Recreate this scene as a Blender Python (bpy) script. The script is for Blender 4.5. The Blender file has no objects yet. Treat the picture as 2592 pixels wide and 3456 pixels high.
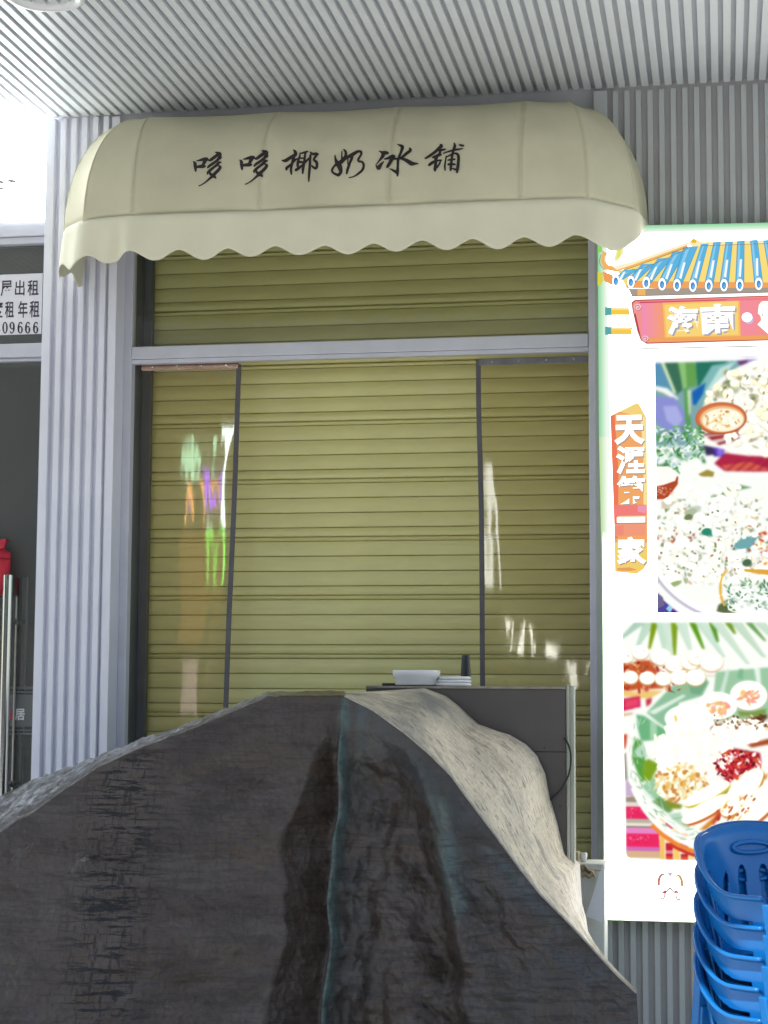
import bpy, bmesh, math, random
import numpy as np
from mathutils import Vector, Matrix, noise
from mathutils.bvhtree import BVHTree
R_ = math.radians
scene = bpy.context.scene
COL = scene.collection
rng = random.Random(7)

# ------------------------------------------------------------------ camera
FPX, IW, IH = 6200.0, 2592.0, 3456.0
cam_d = bpy.data.cameras.new('camera')
cam_d.sensor_fit = 'VERTICAL'
cam_d.sensor_height = 36.0
cam_d.lens = 36.0 * FPX / IH
cam_d.clip_start, cam_d.clip_end = 0.1, 2000
cam = bpy.data.objects.new('camera', cam_d)
COL.objects.link(cam)
CAM = Vector((0, -8.8, 1.75))
CROT = Matrix.Rotation(R_(10.5), 3, 'Z') @ Matrix.Rotation(math.pi / 2 + math.atan(622 / FPX), 3, 'X') @ Matrix.Rotation(0.006, 3, 'Z')
cam.matrix_world = Matrix.Translation(CAM) @ CROT.to_4x4()
scene.camera = cam

# ------------------------------------------------------------------ sky, sun, exposure
SUN_EL, SUN_AZ = 52.0, 200.0      # azimuth measured clockwise from +Y
world = bpy.data.worlds.new('World')
scene.world = world
world.use_nodes = True
wn = world.node_tree.nodes
sky = wn.new('ShaderNodeTexSky')
sky.sky_type = 'NISHITA'
sky.sun_disc = False
sky.sun_elevation = R_(SUN_EL)
sky.sun_rotation = R_(SUN_AZ)
bg = wn['Background']
bg.inputs['Strength'].default_value = 0.10
world.node_tree.links.new(sky.outputs['Color'], bg.inputs['Color'])
sun_d = bpy.data.lights.new('sun', 'SUN')
sun_d.energy = 2.6
sun_d.angle = R_(0.5)
sun_d.color = (1.0, 0.95, 0.87)
sun = bpy.data.objects.new('sun', sun_d)
COL.objects.link(sun)
az = R_(SUN_AZ)
to_sun = Vector((math.sin(az) * math.cos(R_(SUN_EL)), math.cos(az) * math.cos(R_(SUN_EL)), math.sin(R_(SUN_EL))))
sun.rotation_euler = to_sun.to_track_quat('Z', 'Y').to_euler()
vs = scene.view_settings
vs.view_transform = 'Standard'
vs.look = 'None'
vs.gamma = 1.0
vs.use_curve_mapping = False
vs.exposure = 1.32
LEFT_SIGN_E, RIGHT_SIGN_E = 6.0, 2.1

# ------------------------------------------------------------------ helpers
def ray(px, py):
    return CROT @ Vector(((px - IW / 2) / FPX, -(py - IH / 2) / FPX, -1.0))
def at(px, py, Y):
    """point of the upright plane y=Y that the photograph shows at pixel px,py"""
    d = ray(px, py)
    return CAM + d * ((Y - CAM.y) / d.y)
def X(px, py, Y): return at(px, py, Y).x
def Z(px, py, Y): return at(px, py, Y).z

def lin(h):
    h = h.lstrip('#')
    o = []
    for i in (0, 2, 4):
        c = int(h[i:i + 2], 16) / 255
        o.append(c / 12.92 if c <= 0.04045 else ((c + 0.055) / 1.055) ** 2.4)
    return tuple(o)

MATS = {}
def mat(name, col, rough=0.5, metal=0.0, var=0.12, scale=6.0, bump=0.0, bscale=60.0, spec=0.5, stretch=(1, 1, 1), coat=0.0):
    m = bpy.data.materials.new(name)
    m.use_nodes = True
    nt = m.node_tree
    b = nt.nodes['Principled BSDF']
    tc = nt.nodes.new('ShaderNodeTexCoord')
    mp = nt.nodes.new('ShaderNodeMapping')
    mp.inputs['Scale'].default_value = stretch
    nt.links.new(tc.outputs['Object'], mp.inputs['Vector'])
    n = nt.nodes.new('ShaderNodeTexNoise')
    n.inputs['Scale'].default_value = scale
    n.inputs['Detail'].default_value = 6
    nt.links.new(mp.outputs['Vector'], n.inputs['Vector'])
    r = nt.nodes.new('ShaderNodeValToRGB')
    r.color_ramp.elements[0].position = 0.3
    r.color_ramp.elements[1].position = 0.72
    r.color_ramp.elements[0].color = (*[c * (1 - var) for c in col], 1)
    r.color_ramp.elements[1].color = (*[min(1, c * (1 + var * 0.6)) for c in col], 1)
    nt.links.new(n.outputs['Fac'], r.inputs['Fac'])
    nt.links.new(r.outputs['Color'], b.inputs['Base Color'])
    b.inputs['Roughness'].default_value = rough
    b.inputs['Metallic'].default_value = metal
    b.inputs['Specular IOR Level'].default_value = spec
    b.inputs['Coat Weight'].default_value = coat
    if bump:
        n2 = nt.nodes.new('ShaderNodeTexNoise')
        n2.inputs['Scale'].default_value = bscale
        n2.inputs['Detail'].default_value = 5
        nt.links.new(mp.outputs['Vector'], n2.inputs['Vector'])
        bp = nt.nodes.new('ShaderNodeBump')
        bp.inputs['Strength'].default_value = bump
        bp.inputs['Distance'].default_value = 0.01
        nt.links.new(n2.outputs['Fac'], bp.inputs['Height'])
        nt.links.new(bp.outputs['Normal'], b.inputs['Normal'])
    MATS[name] = m
    return m

def film(name, tint, gloss=0.08, rough=0.06, fres=1.0, bump=0.0, bscale=8.0, stretch=(1, 1, 1), haze=0.0, hazecol=(0.3, 0.3, 0.3)):
    """clear sheet: transparent, with a fresnel reflection on top"""
    m = bpy.data.materials.new(name)
    m.use_nodes = True
    nt = m.node_tree
    nt.nodes.remove(nt.nodes['Principled BSDF'])
    out = nt.nodes['Material Output']
    tr = nt.nodes.new('ShaderNodeBsdfTransparent')
    tr.inputs['Color'].default_value = (*tint, 1)
    gl = nt.nodes.new('ShaderNodeBsdfGlossy')
    gl.inputs['Roughness'].default_value = rough
    lw = nt.nodes.new('ShaderNodeFresnel')
    lw.inputs['IOR'].default_value = 1.45
    mul = nt.nodes.new('ShaderNodeMath')
    mul.operation = 'MULTIPLY_ADD'
    mul.inputs[1].default_value = fres
    mul.inputs[2].default_value = gloss
    nt.links.new(lw.outputs[0], mul.inputs[0])
    base = tr.outputs[0]
    if haze:
        df = nt.nodes.new('ShaderNodeBsdfDiffuse')
        df.inputs['Color'].default_value = (*hazecol, 1)
        mh = nt.nodes.new('ShaderNodeMixShader')
        mh.inputs[0].default_value = haze
        nt.links.new(tr.outputs[0], mh.inputs[1])
        nt.links.new(df.outputs[0], mh.inputs[2])
        base = mh.outputs[0]
    mx = nt.nodes.new('ShaderNodeMixShader')
    nt.links.new(mul.outputs[0], mx.inputs[0])
    nt.links.new(base, mx.inputs[1])
    nt.links.new(gl.outputs[0], mx.inputs[2])
    nt.links.new(mx.outputs[0], out.inputs['Surface'])
    if bump:
        tc = nt.nodes.new('ShaderNodeTexCoord')
        mp = nt.nodes.new('ShaderNodeMapping')
        mp.inputs['Scale'].default_value = stretch
        nt.links.new(tc.outputs['Object'], mp.inputs['Vector'])
        n2 = nt.nodes.new('ShaderNodeTexNoise')
        n2.inputs['Scale'].default_value = bscale
        n2.inputs['Detail'].default_value = 3
        nt.links.new(mp.outputs['Vector'], n2.inputs['Vector'])
        bp = nt.nodes.new('ShaderNodeBump')
        bp.inputs['Strength'].default_value = bump
        bp.inputs['Distance'].default_value = 0.02
        nt.links.new(n2.outputs['Fac'], bp.inputs['Height'])
        for nd in (gl, lw):
            nt.links.new(bp.outputs['Normal'], nd.inputs['Normal'])
    MATS[name] = m
    return m

def emit(name, col, strength, attr=None):
    m = bpy.data.materials.new(name)
    m.use_nodes = True
    nt = m.node_tree
    nt.nodes.remove(nt.nodes['Principled BSDF'])
    e = nt.nodes.new('ShaderNodeEmission')
    e.inputs['Color'].default_value = (*col, 1)
    e.inputs['Strength'].default_value = strength
    if attr:
        a = nt.nodes.new('ShaderNodeAttribute')
        a.attribute_name = attr
        nt.links.new(a.outputs['Color'], e.inputs['Color'])
    nt.links.new(e.outputs[0], nt.nodes['Material Output'].inputs['Surface'])
    MATS[name] = m
    return m

class MB:
    """collects shapes, then links them as ONE mesh object"""
    def __init__(s): s.v, s.f, s.c = [], [], []
    def add(s, vs, fs, c=None):
        o = len(s.v)
        s.v += [tuple(v) for v in vs]
        s.f += [tuple(i + o for i in f) for f in fs]
        s.c += [c] * len(fs)
        return s
    def box(s, x0, x1, y0, y1, z0, z1):
        p = [(x0, y0, z0), (x1, y0, z0), (x1, y1, z0), (x0, y1, z0), (x0, y0, z1), (x1, y0, z1), (x1, y1, z1), (x0, y1, z1)]
        return s.add(p, [(0, 3, 2, 1), (4, 5, 6, 7), (0, 1, 5, 4), (1, 2, 6, 5), (2, 3, 7, 6), (3, 0, 4, 7)])
    def tube(s, pts, rad, seg=12, caps=True):
        pts = [Vector(p) for p in pts]
        n = len(pts)
        rad = rad if hasattr(rad, '__len__') else [rad] * n
        vs, fs = [], []
        up = None
        for i, p in enumerate(pts):
            t = (pts[min(i + 1, n - 1)] - pts[max(i - 1, 0)]).normalized()
            if up is None:
                up = t.orthogonal().normalized()
            a = (up - t * up.dot(t)).normalized()
            up = a
            b = t.cross(a)
            for k in range(seg):
                w = 2 * math.pi * k / seg
                vs.append(p + (a * math.cos(w) + b * math.sin(w)) * rad[i])
        for i in range(n - 1):
            for k in range(seg):
                k2 = (k + 1) % seg
                fs.append((i * seg + k, i * seg + k2, (i + 1) * seg + k2, (i + 1) * seg + k))
        if caps:
            fs.append(tuple(reversed(range(seg))))
            fs.append(tuple((n - 1) * seg + k for k in range(seg)))
        return s.add(vs, fs)
    def lathe(s, prof, c=(0, 0, 0), seg=40):
        vs, fs = [], []
        for r, z in prof:
            for k in range(seg):
                w = 2 * math.pi * k / seg
                vs.append((c[0] + r * math.cos(w), c[1] + r * math.sin(w), c[2] + z))
        for i in range(len(prof) - 1):
            for k in range(seg):
                k2 = (k + 1) % seg
                fs.append((i * seg + k, i * seg + k2, (i + 1) * seg + k2, (i + 1) * seg + k))
        return s.add(vs, fs)
    def grid(s, fn, nu, nv, skip=None):
        vs = [fn(i / nu, j / nv) for j in range(nv + 1) for i in range(nu + 1)]
        fs = []
        for j in range(nv):
            for i in range(nu):
                if skip and skip((i + .5) / nu, (j + .5) / nv): continue
                a = j * (nu + 1) + i
                fs.append((a, a + 1, a + nu + 2, a + nu + 1))
        return s.add(vs, fs)
    def build(s, name, m, parent=None, smooth=False, bevel=0.0, solid=0.0, attr=False, origin=None):
        me = bpy.data.meshes.new(name)
        v = s.v
        if parent is not None and origin is None:
            origin = parent.get('_o') and None
        off = Vector(WORLD_O.get(parent.name, (0, 0, 0))) if parent is not None else Vector((0, 0, 0))
        me.from_pydata([tuple(Vector(p) - off) for p in v], [], s.f)
        me.materials.append(m)
        if attr:
            ca = me.color_attributes.new('print', 'FLOAT_COLOR', 'CORNER')
            k = 0
            for p, c in zip(me.polygons, s.c):
                for _ in range(p.loop_total):
                    ca.data[k].color = (*c, 1)
                    k += 1
        me.update()
        if smooth:
            me.polygons.foreach_set('use_smooth', [True] * len(me.polygons))
        o = bpy.data.objects.new(name, me)
        COL.objects.link(o)
        if parent is not None: o.parent = parent
        if solid:
            md = o.modifiers.new('solid', 'SOLIDIFY')
            md.thickness = solid
            md.offset = 0
        if bevel:
            md = o.modifiers.new('bevel', 'BEVEL')
            md.width = bevel
            md.segments = 2
            md.limit_method = 'ANGLE'
        return o

WORLD_O = {}
def tag(o, label, cat, group=None):
    o['label'] = label
    o['category'] = cat
    if group: o['group'] = group
    return o
def thing(name, loc, label, cat, group=None):
    o = bpy.data.objects.new(name, None)
    o.empty_display_size = 0.1
    COL.objects.link(o)
    o.location = loc
    WORLD_O[o.name] = tuple(loc)
    return tag(o, label, cat, group)
def struct(o):
    o['kind'] = 'structure'
    return o
def shared(name, me, parent, loc):
    o = bpy.data.objects.new(name, me)
    COL.objects.link(o)
    o.parent = parent
    o.location = loc
    return o

def catmull(pts, n=6):
    """smooth a list of (x,y,w)"""
    out = []
    L = len(pts)
    for i in range(L - 1):
        p0, p1, p2, p3 = pts[max(i - 1, 0)], pts[i], pts[i + 1], pts[min(i + 2, L - 1)]
        for k in range(n):
            t = k / n
            out.append(tuple(0.5 * ((2 * p1[j]) + (-p0[j] + p2[j]) * t + (2 * p0[j] - 5 * p1[j] + 4 * p2[j] - p3[j]) * t * t + (-p0[j] + 3 * p1[j] - 3 * p2[j] + p3[j]) * t ** 3) for j in range(len(p1))))
    out.append(tuple(pts[-1]))
    return out

def stroke(pts, n=6):
    """brush stroke outline pieces (2-D): list of polygons"""
    c = catmull(pts, n)
    L, Rr = [], []
    for i, (x, y, w) in enumerate(c):
        a, b = c[max(i - 1, 0)], c[min(i + 1, len(c) - 1)]
        dx, dy = b[0] - a[0], b[1] - a[1]
        d = math.hypot(dx, dy) or 1
        nx, ny = -dy / d, dx / d
        w = max(w, 4) / 2
        L.append((x + nx * w, y + ny * w))
        Rr.append((x - nx * w, y - ny * w))
    polys = [[L[i], L[i + 1], Rr[i + 1], Rr[i]] for i in range(len(c) - 1)]
    for e in (0, -1):
        x, y, w = c[e]
        w = max(w, 4) / 2
        polys.append([(x + w * .85 * math.cos(k * math.pi / 5), y + w * .85 * math.sin(k * math.pi / 5)) for k in range(10)])
    return polys

def text_mesh(body, bold=0.0):
    c = bpy.data.curves.new('t', 'FONT')
    c.body = body
    c.offset = bold
    c.resolution_u = 3
    o = bpy.data.objects.new('t', c)
    COL.objects.link(o)
    dg = bpy.context.evaluated_depsgraph_get()
    me = bpy.data.meshes.new_from_object(o.evaluated_get(dg))
    vs = [v.co.copy() for v in me.vertices]
    fs = [tuple(p.vertices) for p in me.polygons]
    bpy.data.objects.remove(o)
    bpy.data.meshes.remove(me)
    x0, x1 = min(v.x for v in vs), max(v.x for v in vs)
    y0, y1 = min(v.y for v in vs), max(v.y for v in vs)
    return [((v.x - x0) / (x1 - x0), (v.y - y0) / (y1 - y0)) for v in vs], fs

def put_text(mb, body, box, Y, bold=0.0, col=None, dx=0, dy=0):
    """lettering filling the pixel box (x0,y0,x1,y1) on the upright plane y=Y"""
    vs, fs = text_mesh(body, bold)
    x0, y0, x1, y1 = box
    a, b = at(x0 + dx, y1 + dy, Y), at(x1 + dx, y0 + dy, Y)
    mb.add([(a.x + u * (b.x - a.x), Y, a.z + w * (b.z - a.z)) for u, w in vs], fs, col)

# ------------------------------------------------------------------ materials
M_CEIL = mat('white painted aluminium', (0.70, 0.725, 0.745), 0.42, 0, 0.06, 3, 0.05, 200)
M_CEILB = mat('ceiling board', (0.48, 0.505, 0.54), 0.7, 0, 0.08)
M_PIL = mat('lit grey slats', (0.85, 0.86, 0.95), 0.38, 0, 0.05, 3)  # lighter and bluer than the right wall, painting in stronger cool light
M_WALLS = mat('shaded grey slats', (0.47, 0.50, 0.50), 0.42, 0, 0.06, 3)  # same slat paint toned down for the weaker light on this wall
M_WALLB = mat('grey backing board', (0.42, 0.415, 0.42), 0.6, 0, 0.08)
M_FASC = mat('grey plaster', (0.50, 0.50, 0.52), 0.8, 0, 0.10, 4, 0.1, 80)
M_FRAME = mat('silver window frame', (0.66, 0.67, 0.75), 0.35, 0.1, 0.06, 8)
M_JAMB = mat('dark grey guide rail', (0.13, 0.14, 0.155), 0.5, 0, 0.15)
M_RUBBER = mat('dark edging strip', (0.105, 0.10, 0.115), 0.5, 0, 0.2)
M_DARK = mat('dark interior', (0.05, 0.05, 0.048), 0.8, 0, 0.2)
M_STEEL = mat('polished steel', (0.62, 0.62, 0.60), 0.16, 1.0, 0.05)
M_SHUT = mat('olive yellow shutter paint', (0.69, 0.65, 0.285), 0.34, 0, 0.12, 2.2, 0.06, 90, 0.5, (1, 1, 4))
M_CREAM = mat('shaded cream canvas', (0.665, 0.635, 0.455), 0.75, 0, 0.10, 3.5, 0.12, 420, 0.25)  # canopy colour darkened to paint in its weaker light
M_VAL = mat('lit cream canvas', (0.80, 0.775, 0.595), 0.75, 0, 0.05, 5, 0.12, 420, 0.25)  # valance colour raised to paint in the stronger light on it
M_CREAMIN = M_CREAM
M_INK = mat('brown black ink', (0.026, 0.018, 0.020), 0.6, 0, 0.3)
M_PAPER = mat('white printed paper', (0.80, 0.79, 0.84), 0.6, 0, 0.03)
M_PRINT = mat('dark grey print', (0.055, 0.05, 0.075), 0.6, 0, 0.3, 30)
M_CAB = mat('brown grey laminate', (0.088, 0.075, 0.068), 0.5, 0, 0.12, 5, 0.05, 120)
M_CABT = mat('worn laminate edge', (0.30, 0.26, 0.22), 0.5, 0, 0.3, 20)
M_WPLA = mat('white plastic', (0.80, 0.81, 0.80), 0.3, 0, 0.03)
M_BPLA = mat('black plastic', (0.012, 0.016, 0.020), 0.35, 0, 0.2)
M_BLUE = mat('blue moulded plastic', (0.006, 0.145, 0.44), 0.22, 0, 0.10, 4, 0.02, 60, 0.5)
M_FOAM = mat('white foam', (0.72, 0.74, 0.66), 0.8, 0, 0.08, 12, 0.2, 150)
M_CARD = mat('beige cardboard', (0.52, 0.42, 0.24), 0.8, 0, 0.15, 12)
M_RED = mat('red cloth', (0.55, 0.02, 0.045), 0.7, 0, 0.2, 10, 0.3, 60)
M_WOOD = mat('brown wood', (0.16, 0.075, 0.03), 0.6, 0, 0.3, 4, 0, 60, 0.5, (1, 1, 6))
M_LBCASE = mat('green white casing', (0.42, 0.60, 0.36), 0.4, 0, 0.05)
M_TILE = mat('pale stone paving', (0.50, 0.49, 0.46), 0.55, 0, 0.12, 1.5, 0.1, 40)
M_VINYL = film('clear vinyl', (0.92, 0.885, 0.80), 0.01, 0.036, 1.3, 0.0, 5.0, (3.0, 1, 0.7), 0.03, (0.32, 0.25, 0.16))
M_GLASS = film('window glass', (0.95, 0.96, 0.95), 0.0, 0.0, 0.7)
M_SHOPG = film('dusty shop glass', (0.80, 0.82, 0.80), 0.01, 0.02, 0.9, 0, 8, (1, 1, 1), 0.20, (0.42, 0.43, 0.41))
M_FROST = film('frosted film', (0.55, 0.58, 0.58), 0.03, 0.5, 0.8, 0, 8, (1, 1, 1), 0.45, (0.30, 0.31, 0.31))
M_ACRYL = film('clear acrylic', (0.75, 0.80, 0.74), 0.06, 0.1, 1.0, 0, 8, (1, 1, 1), 0.45, (0.6, 0.62, 0.52))
M_SIGNL = emit('lit white sign face', (0.95, 1.0, 1.0), LEFT_SIGN_E)
M_SIGNR = emit('backlit white panel', (1.0, 1.0, 0.95), RIGHT_SIGN_E)
ART_E = 0.41
M_ART = emit('backlit print', (1, 1, 1), ART_E, 'print')

def tarp_material(name, base, dust, spec_rough, crackamt, flow=False):
    m = bpy.data.materials.new(name)
    m.use_nodes = True
    nt = m.node_tree
    N, Lk = nt.nodes, nt.links
    b = N['Principled BSDF']
    tc = N.new('ShaderNodeTexCoord')
    vec = tc.outputs['Object']
    if flow:
        fa = N.new('ShaderNodeAttribute')
        fa.attribute_name = 'flow'
        vec = fa.outputs['Vector']
    def tex(scale, stretch, detail=7, rough=0.6):
        mp = N.new('ShaderNodeMapping')
        mp.inputs['Scale'].default_value = stretch
        Lk.new(vec, mp.inputs['Vector'])
        n = N.new('ShaderNodeTexNoise')
        n.inputs['Scale'].default_value = scale
        n.inputs['Detail'].default_value = detail
        n.inputs['Roughness'].default_value = rough
        Lk.new(mp.outputs['Vector'], n.inputs['Vector'])
        return n.outputs['Fac']
    def ramp(f, stops):
        r = N.new('ShaderNodeValToRGB')
        e = r.color_ramp.elements
        while len(e) < len(stops): e.new(0.5)
        for el, (p, c) in zip(e, stops):
            el.position = p
            el.color = (*c, 1)
        Lk.new(f, r.inputs['Fac'])
        return r.outputs['Color']
    def mix(f, a, c):
        x = N.new('ShaderNodeMix')
        x.data_type = 'RGBA'
        Lk.new(f, x.inputs['Factor'])
        Lk.new(a, x.inputs[6])
        if isinstance(c, tuple): x.inputs[7].default_value = (*c, 1)
        else: Lk.new(c, x.inputs[7])
        return x.outputs[2]
    def math_(op, a, v):
        x = N.new('ShaderNodeMath')
        x.operation = op
        x.use_clamp = True
        Lk.new(a, x.inputs[0])
        if isinstance(v, float): x.inputs[1].default_value = v
        else: Lk.new(v, x.inputs[1])
        return x.outputs[0]
    def attr(n):
        a = N.new('ShaderNodeAttribute')
        a.attribute_name = n
        return a.outputs['Fac']
    big = ramp(tex(3.0, (1, 1, 1)), [(0.38, tuple(c * 0.78 for c in base)), (0.5, base), (0.62, tuple(min(1, c * 1.15) for c in base))])
    dusty = math_('MULTIPLY', ramp(tex(7.0, (0.6, 0.6, 1.2)), [(0.47, (0, 0, 0)), (0.62, (1, 1, 1))]), 0.75)
    col = mix(dusty, big, dust)
    fine = ramp(tex(70.0, (0.9, 1, 1.1), 5, 0.7), [(0.40, (0.55,) * 3), (0.60, (1.0,) * 3)])
    mu = N.new('ShaderNodeMix')
    mu.data_type = 'RGBA'
    mu.blend_type = 'MULTIPLY'
    mu.inputs['Factor'].default_value = 0.35
    Lk.new(col, mu.inputs[6])
    Lk.new(fine, mu.inputs[7])
    col = mu.outputs[2]
    wear = math_('MULTIPLY', attr('wear'), ramp(tex(16.0, (1, 1, 0.7)), [(0.36, (0.4,) * 3), (0.58, (1, 1, 1))]))
    col = mix(wear, col, (0.105, 0.165, 0.160) if not flow else (0.16, 0.175, 0.165))
    blue = math_('MULTIPLY', attr('blue'), ramp(tex(5.0, (1, 1, 1)), [(0.40, (0.1,) * 3), (0.60, (1, 1, 1))]))
    col = mix(blue, col, (0.060, 0.074, 0.082) if not flow else (0.20, 0.205, 0.195))
    if not flow:
        pale = math_('MULTIPLY', attr('pale'), ramp(tex(22.0, (1, 1, 1.6), 6, 0.65), [(0.42, (0.12,) * 3), (0.60, (1, 1, 1))]))  # silver tone painted on the top strip for the light it catches
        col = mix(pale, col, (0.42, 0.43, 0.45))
    if flow:
        cr = ramp(tex(30.0, (3.2, 0.55, 1), 8, 0.72), [(0.55, (0, 0, 0)), (0.60, (1, 1, 1))])
        cr2 = ramp(tex(7.0, (3.0, 0.5, 1), 8, 0.78), [(0.545, (0, 0, 0)), (0.60, (1, 1, 1))])
        crkcol = (0.07, 0.062, 0.058)
    else:
        cr = ramp(tex(9.0, (0.55, 0.55, 5.0), 8, 0.75), [(0.515, (0, 0, 0)), (0.54, (1, 1, 1))])
        cr2 = ramp(tex(18.0, (2.8, 1, 0.5), 6, 0.75), [(0.545, (0, 0, 0)), (0.58, (1, 1, 1))])
        crkcol = (0.006, 0.006, 0.006)
    crk = math_('MULTIPLY', math_('MAXIMUM', cr, math_('MULTIPLY', cr2, 0.7)), attr('crack'))
    col = mix(math_('MULTIPLY', crk, crackamt), col, crkcol)
    Lk.new(col, b.inputs['Base Color'])
    b.inputs['Roughness'].default_value = spec_rough
    b.inputs['Specular IOR Level'].default_value = 0.36
    def voro(scale, stretch, warp):
        mp = N.new('ShaderNodeMapping')
        mp.inputs['Scale'].default_value = stretch
        Lk.new(vec, mp.inputs['Vector'])
        nn = N.new('ShaderNodeTexNoise')
        nn.inputs['Scale'].default_value = scale * .5
        nn.inputs['Detail'].default_value = 3
        Lk.new(mp.outputs['Vector'], nn.inputs['Vector'])
        vm = N.new('ShaderNodeVectorMath')
        vm.operation = 'MULTIPLY_ADD'
        Lk.new(nn.outputs['Color'], vm.inputs[0])
        vm.inputs[1].default_value = (warp,) * 3
        Lk.new(mp.outputs['Vector'], vm.inputs[2])
        v = N.new('ShaderNodeTexVoronoi')
        v.inputs['Scale'].default_value = scale
        Lk.new(vm.outputs[0], v.inputs['Vector'])
        return v.outputs['Distance']
    def comb(a, k, b):
        x = N.new('ShaderNodeMath')
        x.operation = 'MULTIPLY_ADD'
        Lk.new(a, x.inputs[0])
        x.inputs[1].default_value = k
        if b is None: x.inputs[2].default_value = 0
        else: Lk.new(b, x.inputs[2])
        return x.outputs[0]
    st = (1.2, .8, 1) if flow else (1.0, .9, 1.0)
    hsum = comb(voro(13.0, st, .10), 1.0, None)
    hsum = comb(voro(34.0, st, .05), .42, hsum)
    hsum = comb(tex(60.0, st, 6, 0.65), .40, hsum)
    class add: outputs = [hsum]
    bp = N.new('ShaderNodeBump')
    bp.inputs['Strength'].default_value = 0.50 if not flow else 0.30
    bp.inputs['Distance'].default_value = 0.016 if not flow else 0.012
    Lk.new(add.outputs[0], bp.inputs['Height'])
    Lk.new(bp.outputs['Normal'], b.inputs['Normal'])
    return m
M_TARP = tarp_material('dark woven tarpaulin', (0.070, 0.054, 0.045), (0.096, 0.080, 0.072), 0.28, 1.0)
M_TARPL = tarp_material('cream tarpaulin lining', (0.78, 0.68, 0.51), (0.58, 0.515, 0.41), 0.5, 0.95, True)

# ------------------------------------------------------------------ the ground
# paved with large pale slabs; a sheet that reaches the horizon
g = MB().add([(-300, -600, 0), (300, -600, 0), (300, 60, 0), (-300, 60, 0)], [(0, 1, 2, 3)])
struct(g.build('pavement', M_TILE))

# ------------------------------------------------------------------ slatted ceiling
ZC = 4.72
ceiling = MB().box(-9.0, 4.5, -6.8, 1.2, ZC + 0.021, ZC + 0.20).build('ceiling', M_CEILB)
struct(ceiling)
PITCH = 0.056
sl = MB().box(-0.0165, 0.0165, -6.78, -0.003, 0.0, 0.020)
slat_me = sl.build('slat', M_CEIL, ceiling, bevel=0.0)
slat_me.location = (-0.571, 0, ZC)
for k in range(-36, 96):
    if k == 0: continue
    shared('slat', slat_me.data, ceiling, (-0.571 - PITCH * k, 0, ZC))

dl = thing('ceiling_light', (X(150, -20, 0), -0.62, ZC), 'round recessed ceiling light with white ring, upper left corner', 'light')
c0 = at(150, -60, 0)
d = ray(150, -22)
pc = CAM + d * ((ZC - CAM.z) / d.z)
dl.location = pc
WORLD_O[dl.name] = tuple(pc)
prof = [(0.155, 0.0), (0.170, -0.006), (0.172, -0.016), (0.160, -0.022), (0.138, -0.020), (0.132, -0.008), (0.128, 0.03)]
MB().lathe([(r, z) for r, z in prof], pc, 48).build('ring', M_WPLA, dl, True)
MB().lathe([(0.0001, 0.012), (0.07, 0.014), (0.130, 0.020)], pc, 48).build('lens', mat('grey reflector', (0.30, 0.31, 0.34), 0.25, 0.6), dl, True)

# ------------------------------------------------------------------ wall above the opening
XL, XR = X(392, 1000, .15), X(2003, 330, 0)
fas = MB().box(XL - 0.09, XR, 0.03, 0.30, 4.30, ZC + 0.06).build('fascia_wall', M_FASC)
tag(fas, 'plain grey wall strip between ceiling slats and cream awning', 'wall')

# left slatted pilaster
xp0, xp1 = X(145, 1000, 0) , X(355, 1000, 0)
pil = thing('slatted_pilaster', ((xp0 + xp1) / 2, 0, 0), 'pale grey vertical slatted pilaster left of the shutter', 'pilaster')
MB().box(xp0 + 0.004, xp1 + 0.010, 0.034, 0.34, 0, ZC + 0.05).build('backing', M_PIL, pil)
first = MB().box(xp0, X(173, 1000, 0), -0.004, 0.034, 0, ZC).build('slat', M_PIL, pil, bevel=0.003)
w_s = 0.030
me_p = None
for px in (191, 227, 263, 300, 336):
    x0 = X(px, 1000, 0)
    if me_p is None:
        o = MB().box(pil.location.x, pil.location.x + w_s, 0.0, 0.034, 0, ZC - 0.002).build('slat', M_PIL, pil, bevel=0.003)
        me_p = o
        o.location.x = x0 - pil.location.x
    else:
        o = me_p.copy()
        COL.objects.link(o)
        o.location.x = x0 - pil.location.x
MB().box(xp1 + 0.012, xp1 + 0.056, 0.012, 0.149, 0, ZC - 0.002).build('corner_trim', M_PIL, pil, bevel=0.003)

# right slatted wall
xr0 = XR + 0.001
wall = thing('slatted_wall', (0.5, 0, 0), 'grey vertical slatted wall behind the lit food sign', 'wall')
MB().box(xr0, 3.2, 0.021, 0.5, 0, ZC + 0.05).build('backing', M_WALLB, wall)
MB().box(xr0, xr0 + 0.066, -0.012, 0.020, 0, ZC - 0.012).build('corner_trim', M_WALLS, wall, bevel=0.003)
me_w = MB().box(0.5, 0.5 + 0.0262, 0.0, 0.020, 0, ZC - 0.014).build('slat', M_WALLS, wall, bevel=0.002)
x = xr0 + 0.092
me_w.location.x = x - 0.5
while x < 2.9:
    x += PITCH
    o = me_w.copy()
    COL.objects.link(o)
    o.location.x = x - 0.5

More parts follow.
